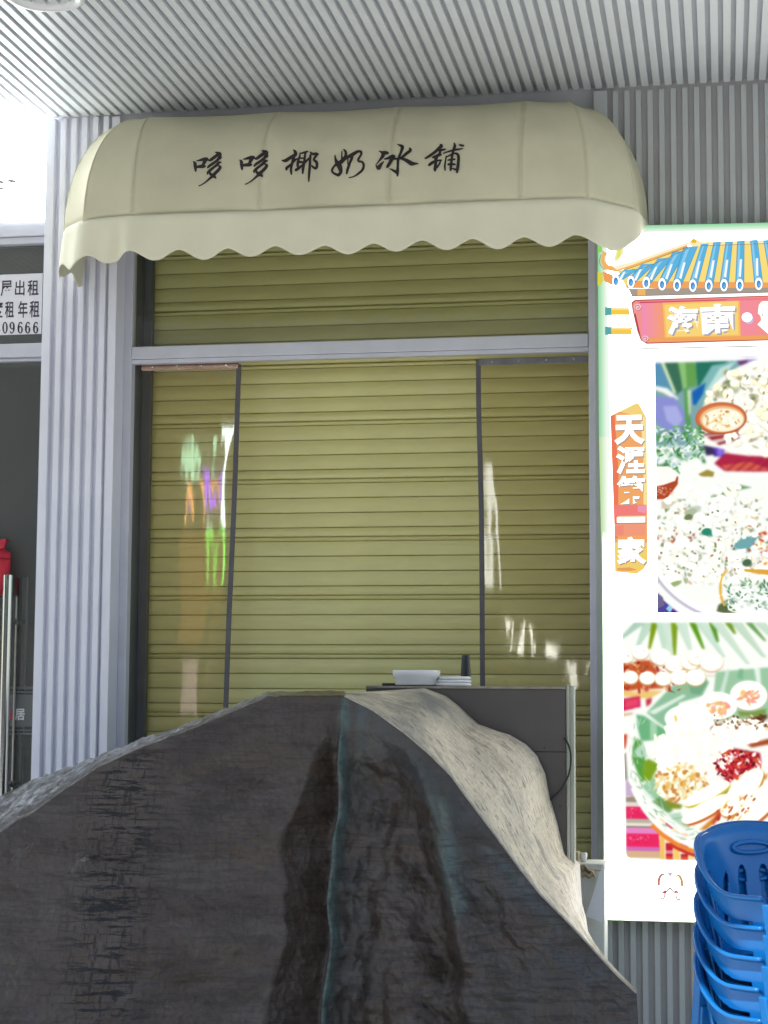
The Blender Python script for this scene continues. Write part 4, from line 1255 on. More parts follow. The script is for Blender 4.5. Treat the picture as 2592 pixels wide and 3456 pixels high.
# white dumplings
for cx, cy, s in ((560, 520, 74), (470, 560, 70), (740, 560, 90), (860, 620, 90), (1000, 600, 90), (1060, 560, 90), (470, 740, 68), (620, 745, 70), (760, 750, 76), (900, 740, 80), (1040, 740, 90), (1180, 590, 100), (1180, 640, 110)):
    I += [('#d8c8a8', ell(cx, cy + 4, s, s * .8)), ('#fffefa', ell(cx, cy - 3, s, s * .78))]
for _ in range(40): I.append((r2.choice(['#b8b4b0', '#8f8a84', '#d8d4d0']), blob(r2, r2.uniform(440, 1100), r2.uniform(530, 770), r2.uniform(3, 9), .4)))
# plate ring, leaf lining
I += [('#f0923c', arc(1230, 1390, 850, 900, 40, 1.75, 2.75, 40)), ('#fffefa', arc(1230, 1380, 800, 850, 60, 1.75, 3.6, 50))]
I += [('#9cc8a4', [(1220, 690), (1660, 650), (2300, 660), (2300, 1100), (1180, 1100), (1200, 850)]), ('#cfe6d4', [(1310, 670), (1340, 665), (1290, 870), (1250, 870)]), ('#e9f5ec', [(1550, 660), (1600, 660), (1610, 850), (1580, 850)]), ('#7fb890', [(1420, 665), (1460, 665), (1450, 760), (1400, 740)]),
      ('#8fbf9c', [(610, 1050), (830, 820), (1110, 720), (1160, 780), (1100, 900), (900, 960), (780, 1190)]), ('#74ab86', [(980, 790), (1080, 745), (1150, 790), (1080, 890), (1000, 880)]), ('#e4f2e4', [(625, 1045), (930, 890), (960, 900), (680, 1065)]),
      ('#6fb482', [(520, 1065), (600, 1080), (790, 1190), (760, 1280), (560, 1300), (530, 1180)]), ('#a8d4b0', [(640, 1120), (700, 1150), (700, 1280), (640, 1280)]), ('#f2faf0', [(560, 1040), (800, 1190), (780, 1200), (560, 1060)]),
      ('#58a048', [(480, 1450), (500, 1260), (560, 1300), (600, 1480), (640, 1600), (560, 1660)]), ('#b4d8bc', [(490, 1400), (560, 1310), (620, 1440), (500, 1440)]), ('#7fa424', [(570, 1500), (620, 1450), (720, 1500), (620, 1680), (570, 1600)]),
      ('#9ccaa4', [(560, 1690), (700, 1590), (720, 1760), (840, 1900), (740, 1880)]), ('#6b9a5c', [(650, 1820), (720, 1780), (830, 1900), (790, 1920)]), ('#b8d8be', [(790, 1930), (900, 1910), (960, 2060), (850, 1990)]), ('#87942e', [(740, 1790), (920, 1850), (900, 1880), (800, 1880)])]
# eggs
for cx, cy, rx, ry in ((1500, 895, 160, 130), (1225, 985, 175, 120)):
    I += [('#c8d8c0', ell(cx, cy + 8, rx + 4, ry + 2)), ('#fffefa', ell(cx, cy, rx, ry))]
I += [('#f3b48c', [(1110, 1000), (1160, 950), (1250, 945), (1340, 1000), (1320, 1055), (1220, 1070), (1140, 1045)]), ('#f0d074', [(1110, 1000), (1160, 950), (1190, 1000), (1150, 1040)]), ('#f2a0a0', [(1200, 1030), (1260, 990), (1340, 1010), (1310, 1055)]), ('#f6c8a8', [(1410, 900), (1510, 845), (1620, 900), (1630, 960), (1520, 980), (1430, 930)]), ('#f0dc8c', [(1408, 895), (1450, 880), (1470, 920), (1430, 930)]),
      ('#fffefa', ell(980, 1100, 205, 120)), ('#f2dc84', arc(880, 1110, 46, 46, 14, 2.4, 4.6)), ('#7f9a4c', [(1400, 1030), (1650, 1010), (1640, 1080), (1420, 1070)])]
# rice rolls, chilli, pancakes
I += [('#fffefa', [(600, 1300), (760, 1270), (900, 1200), (1180, 1140), (1200, 1360), (1100, 1480), (870, 1420), (700, 1470), (640, 1420)]), ('#5a5a50', [(862, 1440), (920, 1500), (880, 1508)]), ('#b8c8b0', [(640, 1420), (770, 1460), (700, 1475)]),
      ('#5c2c1c', [(1165, 1180), (1215, 1150), (1660, 1060), (1640, 1110), (1230, 1190), (1200, 1240)]), ('#fffdf6', ell(1440, 1210, 220, 110)), ('#a84c2c', [(1480, 1320), (1650, 1270), (2000, 1220), (2000, 1260), (1640, 1320), (1520, 1345)])]
for _ in range(46): I.append((r2.choice(['#8a4c2c', '#f4e4c8', '#c88a5c', '#5c3a24']), blob(r2, r2.uniform(1190, 1660), r2.uniform(1075, 1180) , r2.uniform(4, 12), .5)))
I.append(('#a81c2c', [(1190, 1480), (1240, 1390), (1350, 1350), (1590, 1390), (1600, 1470), (1560, 1560), (1400, 1650), (1330, 1660), (1250, 1590)]))
for _ in range(110):
    a, q = r2.uniform(0, 6.28), r2.uniform(0, 1) ** .5
    I.append((r2.choice(['#7f1428', '#c8283c', '#e8602c', '#fff6f0', '#f8d0c8', '#d83c30', '#501424', '#fffaf4', '#e0384c']), blob(r2, 1400 + 190 * q * math.cos(a), 1500 + 120 * q * math.sin(a), r2.uniform(8, 30), .6)))
I += [('#f2ece0', [(1160, 1420), (1190, 1350), (1215, 1370), (1200, 1500), (1165, 1510)])]
I += [('#fffef6', [(700, 1520), (870, 1420), (1100, 1480), (1090, 1590), (960, 1650), (800, 1700), (730, 1620)]), ('#f4c860', [(815, 1590), (860, 1580), (870, 1640), (830, 1630)]), ('#f2d8b8', [(870, 1620), (960, 1580), (1060, 1600), (1000, 1660), (900, 1660)]),
      ('#f4e2bc', [(770, 1790), (800, 1690), (900, 1670), (930, 1740), (850, 1800)]), ('#e0b84c', [(765, 1780), (790, 1780), (870, 1800), (850, 1810)]), ('#7f8a3c', [(920, 1690), (1000, 1660), (1060, 1680), (930, 1760)]), ('#c8582c', [(860, 1760), (1000, 1670), (1110, 1550), (1130, 1570), (1000, 1700), (900, 1790)]),
      ('#fffef8', [(920, 1830), (1050, 1680), (1180, 1600), (1310, 1650), (1240, 1760), (1060, 1860), (960, 1850)]), ('#8a8c2c', [(1230, 1740), (1330, 1690), (1310, 1740), (1250, 1760)]), ('#e8dc7c', [(980, 1850), (1180, 1790), (1240, 1740), (1080, 1870)]), ('#c8c83c', [(1080, 1850), (1180, 1780), (1160, 1830)]),
      ('#fffef6', [(900, 1920), (1080, 1860), (1300, 1740), (1280, 1860), (1180, 1960), (1060, 2060), (960, 2050)]), ('#d8862c', [(1060, 2060), (1180, 1950), (1300, 1800), (1320, 1830), (1230, 1960), (1120, 2060)]), ('#c8402c', [(1170, 2000), (1230, 1890), (1320, 1810), (1300, 1860), (1220, 1970), (1180, 2020)]),
      ('#fffef8', [(1330, 1640), (1560, 1500), (2000, 1440), (2000, 2000), (1500, 1990), (1230, 1990), (1300, 1850)]), ('#b8482c', [(1430, 1930), (1520, 1790), (1560, 1770), (1540, 1850), (1450, 1950)]), ('#e8b83c', [(1500, 1720), (1560, 1780), (1530, 1790)]), ('#d09040', [(1600, 1600), (1660, 1560), (1640, 1620)])]
for _ in range(60): I.append((r2.choice(['#f6e4b8', '#e9c070', '#fff8e4', '#c87c34', '#fffdf4']), blob(r2, r2.uniform(800, 1100), r2.uniform(1570, 1800), r2.uniform(5, 20), .6)))
paste(P2, S1, 1950, 2000, I)
P2.blur(2.8)
# woven cloth in the lower left corner
I = []
sh_ = lambda y: y - 700 * 0
rows = [(1640, 1780, '#cbb0cf'), (1785, 1830, '#9a8f84'), (1830, 1868, '#e4dcd0'), (1868, 1975, '#e82c62'), (1975, 2010, '#b8b4a4'), (2010, 2035, '#efe6d8'), (2035, 2050, '#8a8074'), (2050, 2100, '#e88ac8'), (2100, 2215, '#ee2c64'), (2215, 2250, '#d070b8'), (2250, 2310, '#d9b48c')]
edge = lambda y: 440 + max(0, (y - 1640)) * .62 if y < 1900 else 600 + (y - 1900) * .55
for y0, y1, c in rows:
    I.append((c, [(425, y0), (min(715, edge(y0)), y0), (min(715, edge(y1)), y1), (425, y1)]))
for _ in range(70):
    I.append((r2.choice(['#f46a90', '#d81c54', '#f8a0b8']), blob(r2, r2.uniform(445, 640), r2.choice([r2.uniform(1880, 1965), r2.uniform(2112, 2205)]), r2.uniform(4, 12), .6)))
for cx in (520, 600): 
    for p in line([(cx - 26, 2155, 4), (cx, 2130, 4), (cx + 26, 2155, 4), (cx, 2182, 4), (cx - 26, 2155, 4)], 2): I.append(('#c8144c', p))
cols = [(715, 760, '#f2c468'), (768, 830, '#c4243c'), (835, 890, '#f4cf6c'), (897, 960, '#b42c3c'), (966, 1040, '#f6e0a0')]
for x0, x1, c in cols:
    I.append((c, [(x0, 1960 + (x0 - 715) * .75), (x1, 1960 + (x1 - 715) * .75), (x1, 2318), (x0, 2318)]))
    if c in ('#c4243c', '#b42c3c'):
        for y in (2090, 2150, 2240): I.append((r2.choice(['#f6d8b8', '#e88a9c', '#fff0dc']), [(x0, y), (x1, y), (x1, y + 28), (x0, y + 28)]))
        I.append(('#e04c30', [(x0, 2290), (x1, 2290), (x1, 2318), (x0, 2318)]))
I.append(('#f08a3c', arc(1240, 1390, 860, 905, 34, 1.7, 2.35, 30)))
I.append(('#c83a2c', arc(1240, 1392, 888, 930, 26, 1.7, 2.1, 30)))
I.append(('#fffefa', arc(1230, 1380, 826, 872, 70, 1.7, 2.75, 40)))
paste(P2, S1, 1950, 2000, I)
P2.blur(1.8)
qy = lambda y: 2000 + y / S1
for _ in range(50):
    P2.dab(U(zx(395), zx(1000)), U(qy(590), qy(870)), U(4, 12), U(2, 5), rp.choice([(.70, .26, .18), (.84, .62, .36), (.48, .52, .30), (.62, .16, .18), (.92, .74, .54)]), U(0, 3), .5, .85)
for x, y, r in ((430, 560, 26), (560, 520, 29), (740, 560, 34), (860, 620, 34), (1000, 600, 34), (1060, 560, 34), (470, 740, 27), (620, 745, 27), (760, 750, 29), (900, 740, 31), (1040, 740, 34), (1180, 600, 40)):
    P2.dab(zx(x), qy(y) + 4, r, r * .84, (.80, .66, .48), 0, .3, .8)
    P2.dab(zx(x), qy(y), r * .96, r * .78, (1.1, 1.1, 1.04), 0, .25)
    for _k in range(7): P2.dab(zx(x) + U(-r, r) * .6, qy(y) + U(-.2, .6) * r, U(1.5, 4), 1.3, (.66, .62, .58), U(-.5, .5), .6, .7)
for cx, cy, rx, ry in ((1500, 895, 62, 50), (1225, 985, 68, 47)):
    P2.dab(zx(cx), qy(cy) + 5, rx, ry, (.66, .74, .60), 0, .15, .8)
    P2.dab(zx(cx), qy(cy), rx * .98, ry * .96, (1.1, 1.1, 1.06), 0, .10)
    for _k in range(26):
        x, y = in_ell(zx(cx) + 3, qy(cy) + 6, rx * .60, ry * .42)
        P2.dab(x, y, U(6, 14), U(4, 8), rp.choice([(.95, .68, .52), (.94, .74, .50), (.96, .62, .56), (.95, .84, .50)]), U(0, 3), .6, .8)
P2.dab(zx(980), qy(1100), 80, 46, (1.1, 1.1, 1.06), 0, .12)
for k in range(9): P2.dab(zx(862 + k * 2), qy(1080 + k * 9), 5, 5, (.94, .84, .48), 0, .6, .8)
# rice, rolls and fried pieces
for _ in range(120):
    x, y = in_ell(zx(1000), qy(1360), 130, 90)
    P2.dab(x, y, U(8, 20), U(5, 12), rp.choice([(1.1, 1.1, 1.05), (1.1, 1.08, 1.0), (1.02, 1.03, .95)]), U(0, 3), .4)
for _ in range(26):
    x, y = in_ell(zx(1440), qy(1200), 84, 42)
    P2.dab(x, y, U(8, 20), U(5, 10), (1.1, 1.1, 1.04), U(0, 3), .4)
for _ in range(50):
    P2.dab(U(zx(1190), zx(1700)), U(qy(1060), qy(1180)), U(3, 8), U(2, 4), rp.choice([(.44, .26, .16), (.66, .42, .26), (.92, .84, .70), (.36, .24, .16)]), U(0, 3), .5, .9)
for _ in range(170):
    x, y = in_ell(zx(1400), qy(1500), 78, 52)
    P2.dab(x, y, U(3, 10), U(2, 6), rp.choice([(.58, .08, .16), (.78, .16, .22), (.86, .34, .18), (.66, .10, .18), (.42, .08, .14), (1.0, .86, .80), (.88, .24, .24), (1.1, 1.02, 1.0)]), U(0, 3), .45, .95)
for _ in range(150):
    x, y = in_ell(zx(900), qy(1660), 86, 62)
    P2.dab(x, y, U(5, 16), U(3, 9), rp.choice([(1.1, 1.08, .98), (1.1, 1.1, 1.02), (.96, .88, .66), (.92, .74, .38), (.80, .52, .26), (1.05, 1.0, .86), (.98, .92, .74)]), U(0, 3), .5, .85)
def roll(x0, y0, x1, y1, w, edge):
    for k in range(40):
        t = k / 39
        ww = w * (math.sin(math.pi * (.08 + .84 * t))) ** .4
        P2.dab(zx(x0 + (x1 - x0) * t) + 3, qy(y0 + (y1 - y0) * t) + 5, ww, ww * .8, edge, 0, .3, .6)
    for k in range(40):
        t = k / 39
        ww = w * .9 * (math.sin(math.pi * (.08 + .84 * t))) ** .4
        P2.dab(zx(x0 + (x1 - x0) * t), qy(y0 + (y1 - y0) * t), ww, ww * .72, (1.1, 1.09, 1.0), 0, .4)
roll(960, 1830, 1290, 1660, 26, (.82, .74, .30))
roll(950, 1980, 1280, 1780, 30, (.80, .42, .22))
roll(1300, 1900, 1560, 1560, 40, (.78, .50, .24))
roll(1420, 2000, 1750, 1640, 44, (.76, .40, .22))
for _ in range(40):
    x, y = U(zx(1180), zx(1560)), U(qy(1750), qy(2030))
    if abs((y - qy(1900)) + (x - zx(1370)) * .9) < 60: P2.dab(x, y, U(4, 12), U(2, 4), rp.choice([(.76, .30, .16), (.84, .56, .22), (.66, .20, .14), (.90, .76, .30)]), -.9, .5, .8)
# leaf veins and the pale rim of the plate
for _ in range(90):
    a = U(1.8, 3.5)
    rr = U(640, 790)
    P2.dab(zx(1230 + rr * math.cos(a)), qy(1380 + rr * 1.06 * math.sin(a)), U(6, 20), U(1.5, 3), rp.choice([(.78, .90, .80), (.48, .70, .52), (.92, .97, .92), (.40, .62, .36)]), a + U(.8, 2), .6, .5)
P2.blur(1.6)
photo_mesh(P2, [(2101, 2124), (2104, 2110), (2112, 2101), (2124, 2098), (2900, 2092), (2900, 2915), (2180, 2903), (2130, 2899), (2117, 2892), (2111, 2880), (2106, 2600)], 'photo_print')

# --- small emblem under the photographs
S3 = 8.295
for c, pts in (('#c47f6c', [(525, 880, 80), (530, 740, 84), (570, 640, 80), (630, 590, 76)]), ('#c89f68', [(1180, 905, 80), (1165, 760, 84), (1120, 660, 80), (1070, 610, 70)]), ('#a8a290', [(640, 590, 60), (720, 640, 30), (775, 760, 30)]), ('#a8a290', [(1070, 620, 60), (980, 670, 30), (925, 760, 30)]),
    ('#a88878', [(620, 1100, 34), (590, 1130, 34), (590, 1260, 44), (670, 1260, 44), (690, 1140, 40)]), ('#a88878', [(1060, 1110, 34), (1110, 1140, 34), (1110, 1290, 44), (1030, 1270, 44), (1010, 1150, 40)]),
    ('#c05c6c', [(650, 1100, 60), (710, 1060, 80), (700, 1130, 60)]), ('#c05c6c', [(980, 1110, 50), (1010, 1070, 80), (1060, 1110, 50)]), ('#a08878', [(730, 1090, 40), (840, 980, 56), (960, 1090, 40)]), ('#c4bcc8', [(740, 480, 30), (840, 600, 60), (950, 490, 24)]), ('#c4bcc8', [(850, 560, 70), (850, 660, 40)])):
    em = MB()
    art(em, S3, 2160, 2880, [(c, p) for p in stroke(pts, 4)])
    em.build('emblem_print', M_ART, lb, attr=True)

# ------------------------------------------------------------------ cabinet behind the tarpaulin and the things on it
YC = -0.90
cx0, cx1 = X(1236, 2400, YC), X(1911, 2400, YC)
ztop = Z(1600, 2316, YC)
cab = thing('cabinet', ((cx0 + cx1) / 2, YC + .25, 0), 'tall brown grey cabinet half covered by the tarpaulin', 'cabinet')
MB().box(cx0, cx1, YC + .004, YC + .5, 0, ztop - .012).build('carcass', M_CAB, cab, bevel=.003)
MB().box(cx0, cx1, YC - .012, YC + .5, ztop - .011, ztop).build('top_edge', M_CABT, cab, bevel=.002)
zs = Z(1820, 2537, YC)
MB().box(cx0, cx1 - .002, YC - .006, YC + .003, zs + .0015, ztop - .012).build('front_panel', M_CAB, cab, bevel=.001)
MB().box(cx0, cx1 - .002, YC - .006, YC + .003, 0.05, zs - .0015).build('front_panel', M_CAB, cab, bevel=.001)
for px, py in ((1838, 2524), (1891, 2720), (1890, 2800)):
    p = at(px, py, YC)
    MB().tube([(p.x, YC - .009, p.z), (p.x, YC - .0062, p.z)], .004, 10).build('screw', M_BPLA, cab)
ax0, ax1 = cx1 + .001, X(1936, 2400, YC)
MB().box(ax0, ax0 + .012, YC - .010, YC + .06, 0.1, ztop + .008).build('side_strip', M_ACRYL, cab, bevel=.002)
MB().box(ax0 + .014, ax1, YC + .02, YC + .10, 0.1, ztop + .004).build('side_strip', M_ACRYL, cab, bevel=.002)
cbl = [at(1905, 2490, YC - .01), at(1921, 2520, YC - .03), at(1927, 2560, YC - .035), at(1921, 2610, YC - .03), at(1900, 2655, YC - .03), at(1866, 2690, YC - .03), at(1840, 2720, YC - .02)]
cb = [tuple(p) for p in catmull([tuple(p) for p in cbl], 6)]
MB().tube(cb, .0045, 8).build('cable', M_BPLA, cab, True)

def sit(px, Y):    # point on the cabinet top
    return Vector((X(px, 2312, Y), Y, ztop))
bp_ = sit(1405, YC + .12)
bw = (X(1484, 2270, YC + .12) - X(1325, 2270, YC + .12)) / 2
bo = thing('bowl', tuple(bp_), 'white plastic bowl standing on the cabinet top', 'bowl')
MB().lathe([(.0001, .004), (bw * .84, .004), (bw * .86, .001), (bw * .885, .004), (bw * .90, .032), (bw * .985, .038), (bw, .062), (bw * 1.0, .066), (bw * .97, .066), (bw * .955, .04), (bw * .87, .034), (bw * .84, .010), (.0001, .009)], tuple(bp_ + Vector((0, 0, .003))), 48).build('body', M_WPLA, bo, True)
tp_ = sit(1425, YC + .24)
ty = thing('tray', tuple(tp_), 'thin black tray under the white bowl', 'tray')
tw = (X(1560, 2312, YC + .24) - X(1283, 2312, YC + .24)) / 2
MB().box(tp_.x - tw, tp_.x + tw, YC + .25, YC + .45, ztop + .0005, ztop + .014).build('plate', M_BPLA, ty, bevel=.004)
lp = sit(1535, YC + .10)
ld = thing('lid_stack', tuple(lp), 'low stack of white plastic lids lying beside the bowl', 'lid')
for k, (w, h) in enumerate(((.084, .014), (.080, .013), (.074, .014))):
    z0 = ztop + .001 + .0142 * k
    MB().lathe([(.0001, 0), (w * .96, 0), (w, .003), (w, h - .004), (w * .94, h), (.0001, h)], (lp.x - .018 + .004 * k, lp.y + .05, z0), 40).build('lid', M_WPLA, ld, True)
kp = sit(1572, YC + .32)
bt = thing('bottle', tuple(kp), 'black tapered bottle standing behind the white lids', 'bottle')
kh = Z(1572, 2211, YC + .32) - ztop
MB().lathe([(.0001, .0005), (.0225, .0005), (.0235, .004), (.0225, kh * .45), (.0195, kh * .8), (.0180, kh - .006), (.0165, kh), (.0001, kh)], tuple(kp), 28).build('body', M_BPLA, bt, True)

# ------------------------------------------------------------------ foam box, added light wedge, cardboard by the sign
YX = -0.42
fx0, fx1 = X(1945, 3000, YX), X(2040, 3000, YX)
fzt = Z(2000, 2915, YX)
fx = thing('foam_box', ((fx0 + fx1) / 2, YX + .1, 0), 'grey white foam box between the tarpaulin and the lit sign', 'box')
MB().box(fx0, fx1, YX, YX + .22, 0, fzt - .03).build('body', M_FOAM, fx, bevel=.006)
MB().box(fx0 - .004, fx1 + .003, YX - .004, YX + .224, fzt - .029, fzt).build('lid', M_FOAM, fx, bevel=.006)
tri = [at(2034, 2918, YX - .02), at(1977, 3092, YX - .06), at(2040, 3116, YX - .06), at(2039, 2918, YX - .02)]
vs = [tuple(p) for p in tri] + [tuple(p + Vector((0, .012, 0))) for p in tri]
bd = MB().add(vs, [(0, 1, 2, 3), (7, 6, 5, 4), (0, 4, 5, 1), (1, 5, 6, 2), (2, 6, 7, 3), (3, 7, 4, 0)]).build('board', M_WPLA)  # white wedge added to stand for light spilling from the sign
tag(bd, 'triangular white board added as a wedge of sign light on the foam box', 'board')
cdt = thing('cardboard', tuple(at(1985, 2915, YX + .05)), 'torn beige cardboard piece on the foam box', 'cardboard')
def flap(a, b, w, y0, y1, h):
    A, B = at(*a, y0), at(*b, y0)
    def fn(u, v):
        p = A.lerp(B, u)
        return (p.x, y0 + (y1 - y0) * v, p.z + h * math.sin(u * 2.6 + v) * v + .006 * math.sin(u * 9))
    return MB().grid(fn, 12, 6)
flap((1964, 2942), (2008, 2946), .02, YX - .012, YX - .05, .030).build('flap', M_CARD, cdt, True, solid=.004)
flap((1966, 2962), (2012, 2958), .02, YX - .012, YX - .045, .018).build('flap', M_CARD, cdt, True, solid=.004)
q = at(1946, 2912, YX + .06)
MB().box(q.x - .018, q.x + .012, YX + .02, YX + .1, fzt + .001, Z(1946, 2874, YX + .06)).build('block', M_CARD, cdt, bevel=.003)
q = at(1970, 2914, YX + .08)
cpz = Z(1970, 2878, YX + .08) - fzt
cpt = thing('cup', (q.x, YX + .08, fzt), 'small white cup on the foam box', 'cup')
MB().lathe([(.0001, .001), (.013, .001), (.016, cpz * .6), (.0165, cpz * .9), (.0145, cpz), (.0001, cpz)], (q.x, YX + .08, fzt), 24).build('body', M_WPLA, cpt, True)

# ------------------------------------------------------------------ tarpaulin
tarp = thing('tarpaulin', tuple(at(1100, 3456, -1.8).xy) + (0,), 'dark brown tarpaulin with teal creases draped over a stall in front', 'tarpaulin')
def interp(poly, s):
    """point at fraction s of a polyline parametrised by its own x index list"""
    for (s0, *p0), (s1, *p1) in zip(poly, poly[1:]):
        if s <= s1:
            t = (s - s0) / (s1 - s0) if s1 > s0 else 0
            return [a + (b - a) * t for a, b in zip(p0, p1)]
    return list(poly[-1][1:])
# upper edge of the front face: (column px, py, depth)
EDGE = [(-500, 3130, -1.70), (-250, 2960, -1.66), (0, 2812, -1.62), (60, 2768, -1.61), (100, 2752, -1.61), (200, 2678, -1.59), (328, 2592, -1.57), (469, 2526, -1.55), (656, 2458, -1.52), (780, 2405, -1.50), (906, 2352, -1.48), (1030, 2350, -1.47), (1166, 2350, -1.47),
        (1259, 2396, -1.50), (1365, 2472, -1.53), (1451, 2545, -1.56), (1524, 2618, -1.58), (1577, 2691, -1.60), (1657, 2797, -1.63), (1750, 2923, -1.66), (1823, 3016, -1.69), (1916, 3109, -1.72), (2008, 3208, -1.75), (2081, 3288, -1.78), (2148, 3350, -1.80)]
RIDGE = [(-500, 3010, -1.22), (-250, 2842, -1.2), (0, 2690, -1.18), (94, 2638, -1.17), (328, 2553, -1.15), (469, 2498, -1.13), (656, 2436, -1.10), (906, 2338, -1.06), (1030, 2337, -1.03), (1166, 2338, -1.02)]
PXA, PXB = -500.0, 2148.0
def G(x, s): return math.exp(-(x / s) ** 2)
def plin(pts, y):
    for (y0, x0), (y1, x1) in zip(pts, pts[1:]):
        if y <= y1: return x0 + (x1 - x0) * max(0, (y - y0) / (y1 - y0))
    return pts[-1][1]
def folds(px, py, t):
    """outward (towards the street) displacement of the front face and its marks"""
    on = min(1, t * 7)
    r1x = plin([(2340, 1160), (2900, 1156), (3456, 1148), (5200, 1130)], py)
    v1l = plin([(2340, 1130), (2520, 1095), (2750, 1030), (2950, 990), (3200, 1000), (3456, 985), (5200, 900)], py)
    v2 = plin([(2340, 1290), (2520, 1330), (2700, 1365), (2900, 1390), (3100, 1460), (3456, 1540), (5200, 1700)], py)
    r2 = plin([(2340, 1360), (2600, 1440), (2800, 1495), (3050, 1530), (3200, 1550), (3456, 1570), (5200, 1760)], py)
    wb = noise.noise(Vector((3.3, py * .004, 1.0))) * 26 + noise.noise(Vector((8.3, py * .013, 1.0))) * 9
    v2 += wb * .5
    v1l += noise.noise(Vector((6.1, py * .0045, 4.0))) * 34 + noise.noise(Vector((1.7, py * .016, 4.0))) * 10
    r1x += noise.noise(Vector((5.3, py * .006, 2.0))) * 7
    dsp = .046 * G(px - r1x, 14 + 10 * (px < r1x))
    q = px - r1x
    if q > 0: dsp -= .075 * (G(q - 66, 50 + 60 * (q > 66)) + .35 * (noise.noise(Vector((q * .02, py * .006, 44))))) * min(1, q / 20) * max(0, min(1, (260 - q) / 80)) * min(1, max(.3, (py - 2380) / 350))
    w = r1x - v1l
    if w > 20:           # deep fold on the left of the ridge: sharp lip, long slope turned to the right
        u = (px - v1l) / w
        if 0 <= u <= 1:
            dep = (.150 + .03 * noise.noise(Vector((2.2, py * .004, 9)))) * min(1, w / 130)
            dsp -= dep * (u / .84 if u < .84 else (1 - u) / .16)
        dsp += .018 * G(px - v1l + 4, 30) * min(1, w / 130)
    dsp -= (.115 + .05 * noise.noise(Vector((px * .012, py * .006, 71)))) * G(px - v2, 52 + 55 * (px < v2)) * min(1, max(0, (py - 2420) / 200))
    dsp += .075 * G(px - r2, 44) * min(1, max(0, (py - 2500) / 200))
    dsp += .035 * G(px - 1850, 170) * min(1, max(0, (py - 3050) / 200))
    dsp -= .04 * G((px - 1700) - (py - 3300) * .25, 60) * min(1, max(0, (py - 2950) / 200))
    dsp += .030 * math.sin(px * .0042 + 1.2) * on
    nx, nz = px * .0013, py * .0013
    left = 1 if px < 1000 else 0.5
    dsp += .026 * noise.noise(Vector((nx * 2.0, nz * 3.0, 1.5)))
    wx, wz = px * .0013 + .06 * noise.noise(Vector((nx * 5, nz * 5, 3))), py * .0013 + .06 * noise.noise(Vector((nx * 5, nz * 5, 13)))
    k_ = .70 if px < 960 else (1.35 if px > 1180 else .6)
    for f_, a_, st_ in ((2.6, .030, 1.0), (6.0, .018, .9), (13.0, .0085, .9), (27.0, .0036, .9)):
        dsp += k_ * a_ * (abs(noise.noise(Vector((wx * f_ - wz * f_ * .35, wz * f_ * st_ + wx * f_ * .3, 5.5 + f_)))) - .2)
    dsp += .002 * noise.noise(Vector((nx * 60, nz * 60, 7.5)))
    wv = 1.0 * G(px - (r1x + 6), 15 + 7 * noise.noise(Vector((1, nz * 8, 3)))) + .55 * G(px - (r1x + 62), 16) * max(0, 1 - (py - 2350) / 420)
    if py > 2600: wv += .75 * G(px - r2 - 8, 34) * min(1, (py - 2600) / 150) * max(0, min(1, (3260 - py) / 120))
    if py > 2880: wv += .5 * G(px - (1640 + (py - 2880) * .9), 30) * max(0, min(1, (3250 - py) / 200))
    return dsp * on, min(1, wv)
def edge_pt(px): return interp([(p[0], *p) for p in EDGE], px)
cols, rows_f, rows_b = 460, 300, 12
V, F, A = [], [], {'wear': [], 'blue': [], 'crack': [], 'pale': []}
xs = [PXA + (PXB - PXA) * i / cols for i in range(cols + 1)]
def front(px, t):
    ex, ey, eY = edge_pt(px)
    T = at(ex, ey, eY)
    Yb = -1.92 - .12 * math.sin(px * .004)
    Bx = T.x + (px - 1100) * .00005
    z = T.z * (1 - t)
    Y = eY + (Yb - eY) * t
    # soft shoulder
    py = ey + (4300 - ey) * t * .98
    dsp, wv = folds(px, py, t)
    hem = min(1, max(0, (px - 1150) / 60))
    fall = 1.0
    if px > 2060: fall = (PXB - px) / 88 * .6 + .4
    nx = .020 * noise.noise(Vector((py * .004, px * .002, 9))) * min(1, t * 5) * (1 if px < 2100 else .5)
    return Vector((T.x + (Bx - T.x) * t + nx, Y - dsp * fall, z)), px, py, wv
def marks(px, py, wv):
    e = edge_pt(px)[1]
    below = py - e
    A['wear'].append(wv)
    hb = 0
    if px > 1250: hb = G(below - 90 - .05 * (px - 1250), 120 + .05 * (px - 1250))
    if 1165 < px < 1290: hb = max(hb, .8 * G(px - 1215, 50))
    if px > 1600: hb = max(hb, .45)
    A['blue'].append(min(1, hb * .6))
    c = 1.0 * G(px - (430 + .02 * (py - 2700)), 105) * min(1, max(0, below / 60)) + .30
    if px > 1170: c = .45 if py > 2850 else .12
    A['crack'].append(min(1, c))
    A['pale'].append(0.0)
